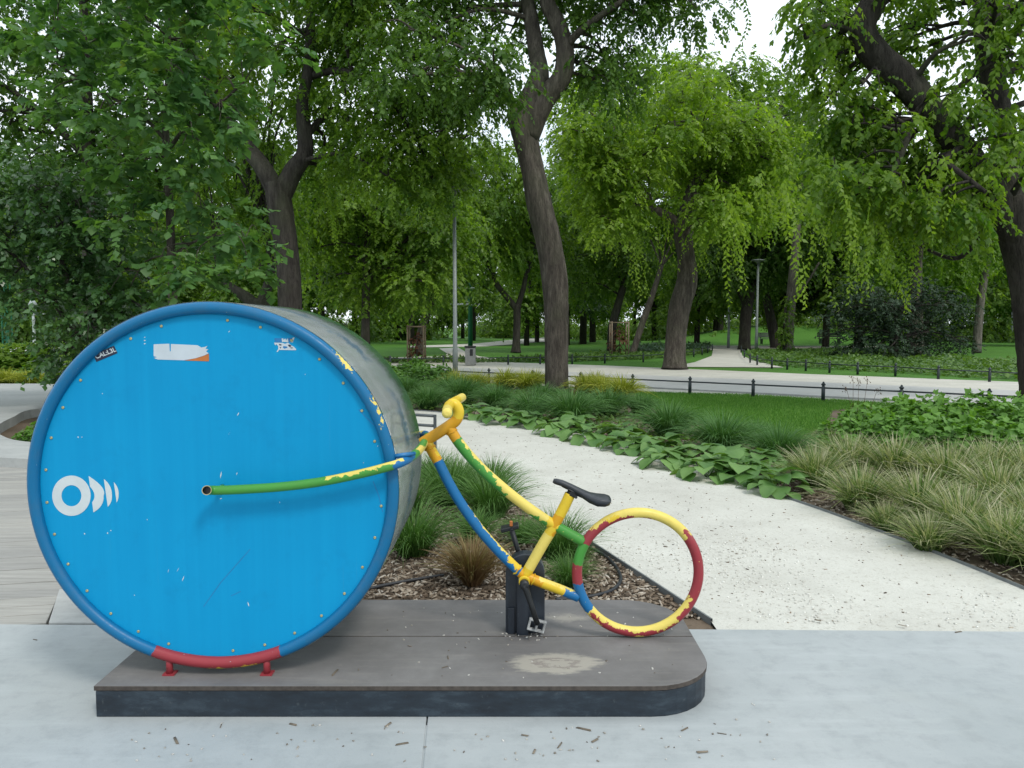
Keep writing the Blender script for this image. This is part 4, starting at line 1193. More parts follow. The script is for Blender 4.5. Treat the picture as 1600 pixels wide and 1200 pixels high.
# bright tree with the S-shaped trunk on the gravel
T = 27.8
r_ = tree('park_tree', 'light green tree with S-bent trunk standing on the roadside gravel', T,
     [(1053, 575, 40), (1054, 545, 33), (1057, 510, 32), (1063, 475, 33), (1071, 450, 32), (1074, 430, 30), (1072, 400, 27), (1066, 370, 25), (1064, 342, 22)],
     [[(1066, 355, 16, 0), (1045, 338, 13, 0), (1025, 328, 12, 0), (1005, 312, 11, -.2), (990, 295, 11, -.3), (983, 278, 9, -.3), (975, 255, 7, -.3)],
      [(1065, 352, 20, 0), (1075, 315, 18, 0), (1086, 285, 17, 0), (1105, 268, 13, .2), (1130, 252, 9, .3)],
      [(1080, 300, 12, 0), (1085, 240, 9, .2), (1090, 180, 7, .3), (1098, 130, 5, .3)]],
     fillp([(895, 130), (950, 140), (1000, 180), (1050, 120), (1100, 105), (1130, 160), (1190, 165), (1230, 230), (1200, 320), (1140, 370), (1110, 330), (1070, 260), (1030, 280), (960, 380), (920, 330), (890, 240)], 66, (-2.5, 2.5), (.65, 1.0), 9),
     M_l_light, M_bark, 27, dens=34, leaf=.155, asp=.66, droop=.55, L=.7, K=12, hang=.45, gap=.15)
strands([(1000, 370, 480, -1.5, 10), (1040, 340, 440, -1.5, 8), (1100, 350, 440, -1, 8), (940, 330, 420, -1, 10), (1140, 330, 420, -1.2, 8)], T, .17, 33, M_l_light, r_, .08)
# near tree on the right edge
T = 13.6
r_ = tree('park_tree', 'big near tree at the right edge with a thick limb reaching left', T,
     [(1630, GT(T), 62), (1622, 600, 52), (1616, 530, 50), (1608, 450, 50), (1596, 390, 52), (1584, 345, 52), (1578, 310, 40)],
     [[(1588, 375, 44, 0), (1538, 285, 44, 0), (1490, 220, 44, 0), (1450, 170, 44, 0), (1415, 128, 46, 0), (1375, 92, 44, 0), (1352, 62, 42, 0), (1348, 35, 41, 0), (1364, 5, 39, 0), (1385, -40, 34, 0), (1400, -110, 24, 0)],
      [(1580, 360, 44, .3), (1572, 240, 40, .5), (1553, 140, 38, .7), (1542, 70, 38, .8), (1538, 0, 36, .9), (1535, -80, 26, 1)],
      [(1500, 232, 12, -.3), (1478, 250, 10, -.8), (1500, 270, 8, -1.2), (1540, 300, 6, -1.5)],
      [(1440, 160, 10, 0), (1420, 210, 9, -.6), (1400, 260, 7, -1), (1370, 300, 5, -1.2)],
      [(1560, 330, 14, .2), (1510, 395, 9, .8), (1480, 402, 7, 1.2), (1440, 385, 4, 1.5)]],
     fillp([(1300, -140), (1720, -140), (1720, 330), (1600, 300), (1545, 250), (1470, 130), (1400, 70), (1320, 90), (1290, 40), (1250, -20)], 56, (-1.2, 2.6), (.35, .62), 10)
     + fillp([(1300, 130), (1350, 130), (1410, 190), (1470, 250), (1530, 330), (1500, 370), (1400, 330), (1330, 330), (1280, 280), (1320, 200)], 40, (-1.6, 1.2), (.28, .5), 11)
     + fillp([(1235, 20), (1310, 0), (1350, 120), (1330, 230), (1275, 240), (1285, 140)], 11, (-1.2, 1.2), (.24, .42), 12),
     M_l_mid, M_bark_d, 28, dens=58, leaf=.125, asp=.62, droop=.6, L=.48, K=11, hang=.55, gap=.15)
strands([(1150, 300, 480, -1, 5), (1180, 270, 350, -.5, 5), (1250, 300, 490, -1.6, 6), (1225, 260, 380, 0, 5), (1290, 240, 420, -1, 9), (1330, 280, 420, -1.2, 9), (1345, 330, 470, -1, 8), (1380, 300, 420, 0, 9), (1405, 340, 490, .4, 12), (1465, 250, 375, -1.6, 8), (1440, 300, 400, .5, 10), (1300, 60, 200, -.6, 8), (1270, 60, 130, -.6, 4), (1320, 380, 490, -.4, 3), (1510, 300, 350, -1, 8), (1560, 250, 330, -1.4, 10)], T, .125, 34, M_l_light, r_, .05)

# middle distance
tree('park_tree', 'tall mid-green tree rising behind the light green tree', 40,
     [(1056, GT(40), 20), (1060, 520, 18), (1070, 440, 16), (1078, 360, 14), (1088, 250, 10), (1092, 160, 6)],
     [[(1078, 360, 9, 0), (1140, 300, 7, .4), (1190, 220, 5, .6)], [(1080, 340, 9, 0), (1040, 250, 7, .4), (980, 190, 5, .5)]],
     fillp([(880, 150), (940, 105), (1030, 95), (1100, 90), (1180, 110), (1250, 140), (1300, 220), (1260, 320), (1150, 330), (950, 330), (880, 260)], 52, (-1.5, 4), (1.0, 1.5), 64),
     M_l_mid, M_bark_d, 54, dens=15, leaf=.21, asp=.66, droop=.45, L=1.0, hang=.45, gap=.15)
tree('park_tree', 'round leafy tree above the left tree guard', 33,
     [(572, GT(33), 16), (571, 520, 14), (572, 440, 12), (575, 350, 9)], [[(572, 440, 8, 0), (620, 390, 6, -.4), (660, 350, 4, -.6)]],
     fillp([(470, 250), (700, 280), (725, 370), (700, 440), (640, 460), (560, 455), (490, 450), (460, 380)], 44, (-2, 3), (.8, 1.3), 12), M_l_mid, M_bark_d, 41, dens=18, leaf=.19, asp=.66, droop=.45, L=.9, hang=.45)
tree('park_tree', 'leaning dark trunk right above the left tree guard', 42,
     [(655, GT(42), 13), (658, 520, 13), (667, 490, 12), (680, 455, 10), (690, 410, 8)], [],
     fillp([(610, 330), (720, 320), (735, 430), (690, 460), (620, 450)], 14, (-1, 3), (1.0, 1.6), 13), M_l_far, M_bark, 42, dens=12, leaf=.24, droop=.8, L=1.2)
tree('park_tree', 'distant tree with a long limb bending left, between lamp post and thick trunk', 45,
     [(806, GT(45), 15), (807, 530, 12), (808, 500, 12), (808, 476, 12)],
     [[(808, 484, 10, 0), (790, 462, 9, 0), (775, 442, 9, 0), (770, 425, 8, 0), (757, 405, 8, 0), (740, 390, 7, 0), (726, 383, 6, 0)], [(808, 482, 10, 0), (818, 450, 8, 0), (822, 430, 7, 0), (832, 405, 6, .3), (840, 370, 4, .5)]],
     fillp([(690, 235), (780, 225), (860, 260), (860, 360), (840, 410), (790, 415), (760, 375), (715, 360), (690, 320)], 36, (-2, 4), (1.1, 1.7), 14), M_l_mid, M_bark_d, 43, dens=11, leaf=.25, droop=.7, L=1.3)
tree('park_tree', 'dark bent trunk right of the thick leaning trunk', 48,
     [(955, GT(48), 14), (957, 510, 13), (966, 475, 12), (976, 435, 11), (973, 390, 9)], [],
     fillp([(880, 330), (990, 330), (1010, 410), (960, 450), (895, 450)], 18, (-1, 4), (1.1, 1.7), 15), M_l_far, M_bark_d, 44, dens=11, leaf=.26, L=1.3)
tree('park_tree', 'thin trunk leaning right, just left of the S-bent trunk', 42,
     [(988, GT(42), 11), (1002, 510, 10), (1018, 465, 9), (1034, 415, 7)], [],
     fillp([(1000, 330), (1080, 330), (1080, 400), (1010, 400)], 6, (1, 3), (.9, 1.4), 16), M_l_far, M_bark, 45, dens=11, leaf=.24, L=1.2)
tree('park_tree', 'dark forked tree at the end of the branching path', 51,
     [(1163, GT(51), 20), (1164, 520, 17), (1166, 490, 17), (1171, 465, 15), (1180, 440, 11)],
     [[(1167, 482, 8, 0), (1156, 458, 7, 0), (1148, 440, 5, 0)], [(1174, 458, 11, 0), (1188, 425, 9, 0), (1196, 390, 7, 0)]],
     fillp([(1100, 280), (1260, 270), (1280, 380), (1220, 425), (1130, 430), (1090, 380)], 28, (-1, 4), (1.4, 2.1), 17), M_l_dark, M_bark_d, 46, dens=10, leaf=.28, L=1.4)
tree('park_tree', 'bent dark trunk between the lamp post and the pale trunk', 55,
     [(1213, GT(55), 16), (1206, 505, 15), (1197, 465, 13), (1190, 430, 11), (1195, 380, 9)], [],
     fillp([(1170, 300), (1250, 290), (1260, 390), (1190, 410)], 8, (0, 4), (1.4, 2.0), 18), M_l_far, M_bark_d, 47, dens=10, leaf=.28, L=1.4)
tree('park_tree', 'pale straight trunk with an ivy-covered foot', 47,
     [(1231, GT(47), 16), (1235, 480, 15), (1240, 420, 14), (1245, 350, 12), (1250, 280, 9)], [[(1237, 470, 5, 0), (1262, 440, 4, 0), (1280, 410, 3, 0)]],
     fillp([(1200, 230), (1300, 230), (1310, 340), (1230, 360)], 12, (0, 4), (1.3, 1.9), 19), M_l_far, M_bark_p, 48, dens=10, leaf=.26, L=1.3)
tree('park_tree', 'dark straight trunk behind the dark green shrub', 41,
     [(1432, GT(41), 22), (1432, 500, 19), (1432, 420, 18), (1436, 350, 16), (1440, 280, 12)], [],
     fillp([(1330, 290), (1560, 270), (1570, 400), (1500, 430), (1350, 410)], 26, (-1, 4), (1.1, 1.7), 20), M_l_mid, M_bark, 49, dens=11, leaf=.24, L=1.2)
tree('park_tree', 'pale leaning trunk near the right edge beyond the fence', 45,
     [(1526, GT(45), 13), (1531, 480, 12), (1540, 420, 12), (1548, 370, 10)], [],
     fillp([(1500, 300), (1620, 300), (1620, 400), (1540, 400)], 12, (0, 4), (1.2, 1.8), 61), M_l_far, M_bark_p, 50, dens=10, leaf=.26, L=1.3)
tree('park_tree', 'short pale trunk seen far down the branching path', 80,
     [(1126, GT(80), 10), (1125, 490, 9), (1124, 445, 8)], [],
     fillp([(1080, 330), (1170, 330), (1170, 440), (1090, 440)], 10, (0, 5), (1.8, 2.6), 62), M_l_far, M_bark_p, 51, dens=8, leaf=.36, L=1.6)
tree('round_shrub', 'wide dark green shrub beyond the far fence on the right', 37,
     [(1400, GT(37), 8), (1400, 530, 7), (1400, 490, 5)], [],
     fillp([(1295, 480), (1340, 445), (1440, 440), (1500, 470), (1515, 540), (1470, 555), (1300, 548)], 32, (-1.2, 1.5), (.55, .85), 63), M_l_pine, M_bark_d, 52, cat='shrub', dens=30, leaf=.14, L=.6, droop=.3, hang=.3)
tree('ivy_shrub', 'narrow ivy column at the foot of the pale straight trunk', 45,
     [(1226, GT(45), 6), (1226, 520, 5), (1227, 480, 4)], [],
     [(1226, 535, 0, .35, .5), (1226, 515, 0, .4, .6), (1228, 490, 0, .32, .55), (1230, 470, .1, .25, .4)], M_l_mid, M_bark_d, 53, cat='shrub', dens=50, leaf=.15, L=.4, hang=.6)

# far wood: prototypes copied
def far_proto(kind, seed):
    rng = np.random.default_rng(seed); rr = random.Random(seed)
    root = empty('wood_tree', (0, 0, 0))
    if kind == 'pine':
        MB().tube([(0, 0, -.1), (.1, 0, 5), (0, .1, 11), (0, 0, 17)], [.3, .24, .15, .04], 9, rough=.05).build('trunk', M_bark, root)
        bl = []
        for k in range(40):
            z = 3.5 + 14.2 * (k / 39); w = 3.0 * (1 - (z / 19)) + .35; a = rr.uniform(0, 6.28)
            bl.append(((math.cos(a) * w * .7, math.sin(a) * w * .7, z), (w * .55, w * .55, .55)))
        V, F, R = crown_leaves(bl, rng, dens=16, leaf=.34, asp=.35, L=1.0, droop=.2, K=10, hang=.1)
        mt = M_l_pine
    else:
        h = rr.uniform(14, 17)
        MB().tube([(0, 0, -.1), (rr.uniform(-.3, .3), 0, 3), (rr.uniform(-.5, .5), .2, 7), (0, 0, h * .8)], [.32, .27, .2, .08], 9, rough=.06, seed=seed).build('trunk', M_bark_d, root)
        for k in range(3):
            a = rr.uniform(0, 6.28); z = rr.uniform(3, 6)
            MB().tube(spline([Vector((0, 0, z)), Vector((math.cos(a) * 1.2, math.sin(a) * 1.2, z + 1.5)), Vector((math.cos(a) * 2.6, math.sin(a) * 2.6, z + 4))], 4), [.14 - .011 * i for i in range(9)], 7).build('limb', M_bark_d, root)
        bl = []
        for k in range(30):
            z = rr.uniform(2.8, h); w = 4.0 * math.sqrt(max(.05, 1 - ((z - h * .5) / (h * .58)) ** 2)); a = rr.uniform(0, 6.28); q = rr.uniform(.3, 1)
            s_ = rr.uniform(1.0, 1.7); bl.append(((math.cos(a) * w * q, math.sin(a) * w * q, z), (s_, s_, s_ * .7)))
        V, F, R = crown_leaves(bl, rng, dens=11, leaf=.36, asp=.66, L=1.3, droop=.4, K=10, hang=.4)
        mt = M_l_far if seed % 2 else M_l_mid
    link('crown', fast_mesh('crown', V, F, mt, R), root)['kind'] = 'stuff'
    return root
protos = {k: far_proto(k, s) for k, s in (('a', 71), ('b', 72), ('c', 75), ('pine', 73))}
used = set()
def put(kind, px, t, sc, label, group=None):
    pr = protos[kind]; p = at(px, GT(t), t); p.z = 0
    if kind in used:
        o = pr.copy(); COL.objects.link(o)
        for ch in pr.children:
            c = ch.copy(); COL.objects.link(c); c.parent = o; c.matrix_parent_inverse = Matrix()
    else: o = pr; used.add(kind)
    o.location = p; o.rotation_euler = (0, 0, random.uniform(0, 6.28)); o.scale = (sc, sc, sc)
    tag(o, label, 'tree', group)
put('pine', 1225, 62, 1.18, 'tall dark pine whose tip shows against the sky, right of centre')
put('pine', 1290, 58, .95, 'lower dark pine beside the tall pine, right of centre')
put('pine', 885, 64, 1.0, 'dark pine behind the right side of the thick leaning trunk')
wood = random.Random(5)
WL = 'dense leafy tree in the wood far beyond the road'
for t_, x0, x1, dx in ((62, -420, 2020, 135), (80, -400, 2000, 95), (100, -380, 1980, 85)):
    x = x0
    while x < x1:
        xx = x + wood.uniform(-30, 30); tt = t_ + wood.uniform(-6, 6)
        if not (680 < xx < 760 and t_ < 75) and not (1105 < xx < 1180 and t_ < 70):
            lim = .86 if (960 < xx < 1320) else (.82 if 700 < xx < 860 else 1.1)
            put(wood.choice('abc'), xx, tt, lim * wood.uniform(.85, 1.05) * (t_ / 75) ** .5, WL, 'trees of the far wood')
        x += dx
# undergrowth of the far wood: one mass
rng = np.random.default_rng(9); bl = []
for k in range(330):
    px = wood.uniform(-450, 2050); t_ = wood.uniform(74, 125)
    if 650 < px < 900 and t_ < 100: continue
    c = at(px, GT(t_), t_); s_ = wood.uniform(1.2, 2.6); bl.append(((c.x, c.y, s_ * .5), (s_ * 1.5, s_ * 1.2, s_)))
V, F, R = crown_leaves(bl, rng, dens=5, leaf=.42, L=1.2, K=9)
tag(link('distant_undergrowth', fast_mesh('distant_undergrowth', V, F, M_l_far, R)), 'shadowy green undergrowth between the far tree trunks', 'undergrowth', kind='stuff')

# ================================================================== LOW PLANTING
ORD = ['first', 'second', 'third', 'fourth', 'fifth', 'sixth', 'seventh', 'eighth', 'ninth', 'tenth', 'eleventh', 'twelfth', 'thirteenth', 'fourteenth', 'fifteenth', 'sixteenth', 'seventeenth', 'eighteenth', 'nineteenth', 'twentieth', 'twenty-first', 'twenty-second']
def grass_mesh(name, mat, n, h, spread, w, seed, arch=1.0, stiff=.35, wild=.5):
    """arching blades as tapered strips, unit plant at the origin"""
    rng = np.random.default_rng(seed); S_ = 5
    a = rng.uniform(0, 2 * np.pi, n); q = rng.random(n) ** .7
    base = np.stack([np.cos(a) * q * spread * .22, np.sin(a) * q * spread * .22, np.zeros(n)], 1)
    a2 = a + rng.normal(size=n) * wild; arch = arch * rng.uniform(.5, 1.45, n)[:, None] if wild > .6 else arch
    out = np.stack([np.cos(a2), np.sin(a2), np.zeros(n)], 1)
    L = h * rng.uniform(.75, 1.3, n); lean = (stiff + q * .9) * rng.uniform(.6, 1.2, n)
    s = np.linspace(0, 1, S_)
    reach = (spread * .85 * lean)[:, None] * (s ** 1.5)[None]
    up = L[:, None] * (s[None] * 1.12 - arch * (.55 * lean)[:, None] * s[None] ** 2.6)
    c = base[:, None] + out[:, None] * reach[..., None]; c[..., 2] += np.maximum(up, .01 + .02 * rng.random((n, 1)))
    sd = np.stack([-np.sin(a2), np.cos(a2), np.zeros(n)], 1) + rng.normal(size=(n, 3)) * .35; sd = nrmz(sd)
    ww = w * rng.uniform(.6, 1.2, n)[:, None] * (1 - .92 * s[None] ** 1.6)
    V = np.stack([c - sd[:, None] * ww[..., None], c + sd[:, None] * ww[..., None]], 2).reshape(-1, 3)
    F = []
    idx = np.arange(n)[:, None] * (2 * S_) + np.arange(S_ - 1)[None] * 2
    F = np.stack([idx, idx + 1, idx + 3, idx + 2], -1).reshape(-1, 4)
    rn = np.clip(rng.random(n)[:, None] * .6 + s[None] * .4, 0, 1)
    return fast_mesh(name, V, F, mat, np.repeat(rn.reshape(-1), 2), True)
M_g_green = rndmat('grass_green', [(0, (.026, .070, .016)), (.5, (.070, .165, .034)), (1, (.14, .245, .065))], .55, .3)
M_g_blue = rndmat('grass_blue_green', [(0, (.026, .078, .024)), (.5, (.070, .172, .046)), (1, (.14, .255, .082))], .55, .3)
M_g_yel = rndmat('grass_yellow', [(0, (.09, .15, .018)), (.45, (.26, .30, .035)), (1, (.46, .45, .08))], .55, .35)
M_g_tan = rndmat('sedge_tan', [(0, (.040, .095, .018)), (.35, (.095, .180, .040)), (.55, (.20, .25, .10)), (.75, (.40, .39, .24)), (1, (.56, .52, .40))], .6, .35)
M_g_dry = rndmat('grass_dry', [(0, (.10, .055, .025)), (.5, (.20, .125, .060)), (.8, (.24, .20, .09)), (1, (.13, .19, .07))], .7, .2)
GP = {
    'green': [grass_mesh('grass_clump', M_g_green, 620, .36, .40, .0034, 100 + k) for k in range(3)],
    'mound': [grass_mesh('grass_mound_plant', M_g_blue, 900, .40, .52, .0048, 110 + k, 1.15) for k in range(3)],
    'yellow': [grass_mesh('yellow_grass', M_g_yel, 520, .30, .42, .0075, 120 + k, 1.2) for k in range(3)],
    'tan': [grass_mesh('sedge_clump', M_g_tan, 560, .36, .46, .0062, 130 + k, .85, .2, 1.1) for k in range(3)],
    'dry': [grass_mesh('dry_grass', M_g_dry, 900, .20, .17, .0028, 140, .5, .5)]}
pr = random.Random(77)
def clump(kind, name, x, y, wpx, label, cat, group, z=-.03, hs=1.0):
    p = G(x, y, z); t = p.y; w0 = {'green': .62, 'mound': .80, 'yellow': .66, 'tan': .78, 'dry': .26}[kind]
    o = bpy.data.objects.new(name, pr.choice(GP[kind])); COL.objects.link(o)
    sc_ = wpx / 1200 * t / w0
    o.location = p; o.rotation_euler = (0, 0, pr.uniform(0, 6.28)); o.scale = (sc_, sc_, sc_ * hs)
    return tag(o, label, cat, group)
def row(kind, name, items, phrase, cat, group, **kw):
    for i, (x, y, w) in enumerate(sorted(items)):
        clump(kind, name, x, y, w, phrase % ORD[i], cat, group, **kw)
row('green', 'grass_clump', [(645, 870, 160), (636, 812, 130), (700, 790, 140), (765, 812, 150), (742, 850, 100), (872, 876, 145), (888, 918, 95), (680, 758, 100), (770, 772, 105), (905, 880, 55), (815, 850, 80), (720, 765, 90)],
    'soft green grass clump in the mulch behind the plinth, %s from the left', 'grass', 'grass clumps in the mulch bed')
clump('dry', 'dry_grass_clump', 738, 918, 92, 'small brown dry grass tuft in the mulch left of the support post', 'grass', None)
row('mound', 'ornamental_grass', [(636, 622, 75), (668, 640, 80), (722, 632, 95), (776, 640, 85), (830, 655, 95), (892, 664, 120), (948, 650, 95), (1000, 648, 70), (1045, 683, 120), (1128, 708, 135), (1216, 722, 125), (850, 632, 70), (700, 618, 70), (1180, 690, 70)],
    'rounded deep green grass mound across the path, %s from the left', 'grass', 'green grass mounds across the path')
row('yellow', 'yellow_grass_clump', [(715, 609, 55), (745, 611, 55), (790, 610, 60), (822, 612, 60), (915, 617, 60), (942, 621, 65), (972, 626, 70), (838, 606, 50), (930, 610, 50)],
    'yellow grass clump along the bed near the thick trunk, %s from the left', 'grass', 'yellow grasses by the thick trunk', hs=1.35)
row('yellow', 'yellow_grass_clump', [(-25, 604, 70), (12, 603, 62), (45, 604, 60), (75, 603, 50)],
    'yellow grass clump at the left edge beyond the pale walk, %s from the left', 'grass', 'yellow grasses at the left edge')
row('tan', 'sedge_clump', [(1275, 762, 150), (1330, 745, 150), (1345, 800, 170), (1400, 755, 170), (1435, 815, 190), (1480, 770, 180), (1505, 845, 200), (1560, 800, 190), (1570, 880, 210), (1450, 862, 140), (1620, 840, 200), (1545, 760, 170), (1650, 905, 220), (1610, 770, 180), (1385, 830, 110), (1300, 715, 100)],
    'tan and green arching sedge clump at the right path edge, %s from the left', 'sedge', 'tan sedges by the path', hs=.84)

# broad-leaved hostas: each leaf a part
M_hosta = leafmat('hosta_leaf', (.060, .150, .034), (.160, .285, .085), .28, .45, .35)
def hosta_leaf(seed):
    rr_ = random.Random(seed); n = 7; V, F, R = [], [], []
    prof = [(0, .06), (.12, .34), (.3, .47), (.5, .46), (.7, .34), (.88, .15), (1.0, .01)]
    for s, w in prof:
        z = .22 * s - .50 * s * s
        for k in (-1, -.5, 0, .5, 1):
            V.append((s, w * k, z + .16 * w * abs(k) * (1 if abs(k) < 1 else .7) + rr_.uniform(-.012, .012)))
    for i in range(n - 1):
        for k in range(4): F.append((i * 5 + k, i * 5 + k + 1, i * 5 + k + 6, i * 5 + k + 5))
    V = np.array(V); return fast_mesh('leaf', V, np.array(F)[:, ::-1], M_hosta, np.full(len(V), rr_.random()), True)
HL = [hosta_leaf(200 + k) for k in range(6)]
def hosta(x, y, wpx, label):
    p = G(x, y, -.03); R_ = wpx / 1200 * p.y * .5
    root = empty('hosta_plant', p, label, 'hosta', 'broad-leaved plants along the path')
    n = 24
    R_ *= 1.05
    for k in range(n):
        ring = k / n; a = k * 2.4 + pr.uniform(-.3, .3)
        rad = R_ * (.10 + .62 * ring); l = pr.uniform(.14, .215) * (R_ / .30) ** .5
        o = bpy.data.objects.new('leaf', pr.choice(HL)); COL.objects.link(o); o.parent = root
        o.location = (math.cos(a) * rad, math.sin(a) * rad, .20 - .12 * ring + pr.uniform(-.03, .03))
        o.rotation_euler = (pr.uniform(-.3, .3), -.25 + .60 * ring + pr.uniform(-.3, .3), a + pr.uniform(-.4, .4)); o.scale = (l, l, l)
    m_ = MB()
    for k in range(6):
        a = k * 1.05; m_.tube([(p.x, p.y, -.03), (p.x + math.cos(a) * R_ * .3, p.y + math.sin(a) * R_ * .3, .12)], .004, 5)
    m_.build('stems', M_hosta, root)['kind'] = 'stuff'
hs = [(738, 654, 75), (782, 662, 80), (828, 668, 75), (872, 680, 90), (925, 692, 105), (968, 688, 90), (985, 706, 100), (1035, 712, 110), (1040, 730, 95), (1092, 726, 110), (1105, 748, 110), (1160, 752, 115), (1215, 772, 105), (1140, 735, 90), (900, 672, 70), (1185, 735, 85)]
for i, (x, y, w) in enumerate(sorted(hs)): hosta(x, y, w, 'broad-leaved green hosta at the far path edge, %s from the left' % ORD[i])

# leafy perennials on the right, under the near tree
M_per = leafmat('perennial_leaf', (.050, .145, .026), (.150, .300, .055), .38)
def perennial_mesh(seed, n=420, h=.5, r=.45, leaf=.085, mat=None):
    rng = np.random.default_rng(seed)
    a = rng.uniform(0, 6.28, n); q = rng.random(n) ** .5
    z = h * (1 - q ** 2.2 * .75) * rng.uniform(.55, 1.05, n)
    P = np.stack([np.cos(a) * q * r, np.sin(a) * q * r, z], 1)
    D = np.stack([np.cos(a) * (.4 + q), np.sin(a) * (.4 + q), -.25 + rng.normal(size=n) * .25], 1) + rng.normal(size=(n, 3)) * .4
    N = np.array([0, 0, 1.0]) + rng.normal(size=(n, 3)) * .3 + np.stack([np.cos(a), np.sin(a), a * 0], 1) * .3
    Vs, Rs = [], []
    for k in (-.75, 0, .75):                 # three lobes per leaf
        Sd = nrmz(np.cross(nrmz(D), N)); Dk = nrmz(D) * math.cos(k) + Sd * math.sin(k)
        V, F = leaves(P, Dk, N, leaf * rng.uniform(.7, 1.2, n) * (1 if k == 0 else .85), .75)
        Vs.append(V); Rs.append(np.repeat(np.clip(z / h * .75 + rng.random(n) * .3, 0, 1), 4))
    V = np.concatenate(Vs); return fast_mesh('foliage', V, np.arange(len(V)).reshape(-1, 4), mat or M_per, np.concatenate(Rs))
PM = [perennial_mesh(300 + k) for k in range(3)]
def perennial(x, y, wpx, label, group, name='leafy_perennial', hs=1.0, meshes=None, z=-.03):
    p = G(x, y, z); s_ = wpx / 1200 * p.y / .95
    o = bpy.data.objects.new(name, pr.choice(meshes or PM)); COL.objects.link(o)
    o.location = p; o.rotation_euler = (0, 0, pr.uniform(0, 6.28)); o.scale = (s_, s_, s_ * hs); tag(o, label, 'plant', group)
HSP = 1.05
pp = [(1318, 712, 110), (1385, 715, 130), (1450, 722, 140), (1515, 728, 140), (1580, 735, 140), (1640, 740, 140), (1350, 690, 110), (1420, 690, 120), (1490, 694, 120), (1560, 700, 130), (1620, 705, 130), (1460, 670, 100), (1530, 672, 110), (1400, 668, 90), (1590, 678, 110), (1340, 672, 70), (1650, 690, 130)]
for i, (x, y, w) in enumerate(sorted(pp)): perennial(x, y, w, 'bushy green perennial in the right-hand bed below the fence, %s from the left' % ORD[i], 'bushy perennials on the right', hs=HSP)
pp = [(600, 598, 60), (632, 600, 60), (660, 603, 65), (690, 601, 55), (610, 612, 70), (575, 605, 60), (650, 592, 55)]
for i, (x, y, w) in enumerate(sorted(pp)): perennial(x, y, w, 'leafy plant in the far bed right of the drum, %s from the left' % ORD[i], 'leafy plants right of the drum', hs=1.1)
PF = [perennial_mesh(320 + k, 380, .7, .5, .11, M_l_mid) for k in range(2)]
pp = [(20, 588, 70), (55, 586, 70), (90, 590, 80), (122, 600, 80), (-15, 586, 70), (150, 596, 80), (105, 606, 60)]
for i, (x, y, w) in enumerate(sorted(pp)): perennial(x, y, w, 'bushy plant at the far left beside the drum, %s from the left' % ORD[i], 'bushy plants at the far left', 'bushy_plant', 1.0, PF)
perennial(48, 700, 60, 'small leafy plant in the oval pit left of the drum', None, 'pit_plant', 1.0, PM, -.045)
perennial(75, 690, 70, 'leafy plant in the oval pit hidden partly by the drum', None, 'pit_plant', 1.0, PM, -.045)
# tall seed stalks above the right-hand plants
p = G(1335, 690, -.03); root = empty('seed_stalk_plant', p, 'wispy brown seed stalks rising above the right-hand bed', 'plant')
for x0, x1, y1 in ((1330, 1333, 588), (1336, 1342, 592), (1340, 1356, 590), (1338, 1322, 604), (1342, 1372, 606)):
    a, b = PY(x0, 680, p.y), PY(x1, y1, p.y)
    m_ = MB(); m_.tube(spline([a, (a + b) / 2 + Vector((.01, 0, 0)), b], 4), [.004 - .0003 * i for i in range(9)], 5)
    for k in range(7):
        q_ = b + Vector((pr.uniform(-.05, .05), pr.uniform(-.05, .05), pr.uniform(-.09, .02))); m_.tube([b - Vector((0, 0, .1 * k / 7)), q_], [.0015, .0012], 4); m_.lathe([(.002, -.008), (.006, 0), (.002, .008)], q_, seg=5)
    m_.build('stalk', M_g_dry, root)['kind'] = 'stuff'

# ground cover beyond the far fences, lawn blades: nobody could count these
def scatter_poly(poly, n, rng, z):
    P = [(G(x, y, z).x, G(x, y, z).y) for x, y in poly]; xs = [p[0] for p in P]; ys_ = [p[1] for p in P]; out = []
    while len(out) < n:
        x, y = rng.uniform(min(xs), max(xs)), rng.uniform(min(ys_), max(ys_))
        if inside(P, x, y): out.append((x, y, z))
    return np.array(out)
def cover(name, label, poly, n, leaf, h, mat, seed, z=-.06):
    rng = np.random.default_rng(seed); P = scatter_poly(poly, n, rng, z)
    P[:, 2] += h * rng.random(n) * (.6 + .4 * np.sin(P[:, 0] * 1.7) * np.cos(P[:, 1] * 1.1))
    D = rng.normal(size=(n, 3)); D[:, 2] = np.abs(D[:, 2]) * .4; N = np.array([0, 0, 1.0]) + rng.normal(size=(n, 3)) * .4
    V, F = leaves(P, D, N, leaf * rng.uniform(.6, 1.3, n), .7)
    tag(link(name, fast_mesh(name, V, F, mat, np.repeat(rng.random(n), 4))), label, 'ground cover', kind='stuff')
M_cov = leafmat('cover_leaf', (.040, .095, .022), (.130, .225, .050), .3)
M_covb = leafmat('cover_leaf_bluish', (.050, .100, .055), (.110, .180, .120), .3)
cover('ground_cover', 'low green ground cover behind the far right fence', [(1172, 563), (1168, 553), (1300, 548), (1420, 556), (1560, 566), (1700, 575), (1700, 602), (1546, 592.5), (1399, 583.5), (1296, 578.5), (1206, 572)], 16000, .16, .34, M_cov, 400)
cover('ground_cover', 'green ground cover strip behind the far left fence', [(560, 569), (560, 564), (700, 563.5), (800, 563), (850, 560), (930, 556), (1060, 553), (1108, 548), (1108, 550), (1084, 555), (1005, 562.5), (894, 565.5)], 9000, .16, .28, M_cov, 401)
cover('ground_cover', 'hazy bluish flowering ground cover left of the branching path', [(985, 551), (990, 545), (1108, 541), (1110, 546), (1050, 553)], 5000, .2, .5, M_covb, 402)
cover('ground_cover', 'low leaves filling the bed between the grass mounds', [(640, 642), (720, 646), (850, 664), (1000, 690), (1130, 732), (1230, 765), (1290, 720), (1240, 692), (1100, 662), (1010, 634), (990, 614), (800, 604), (640, 600)], 9000, .075, .12, M_cov, 403, -.03)
rng = np.random.default_rng(410)
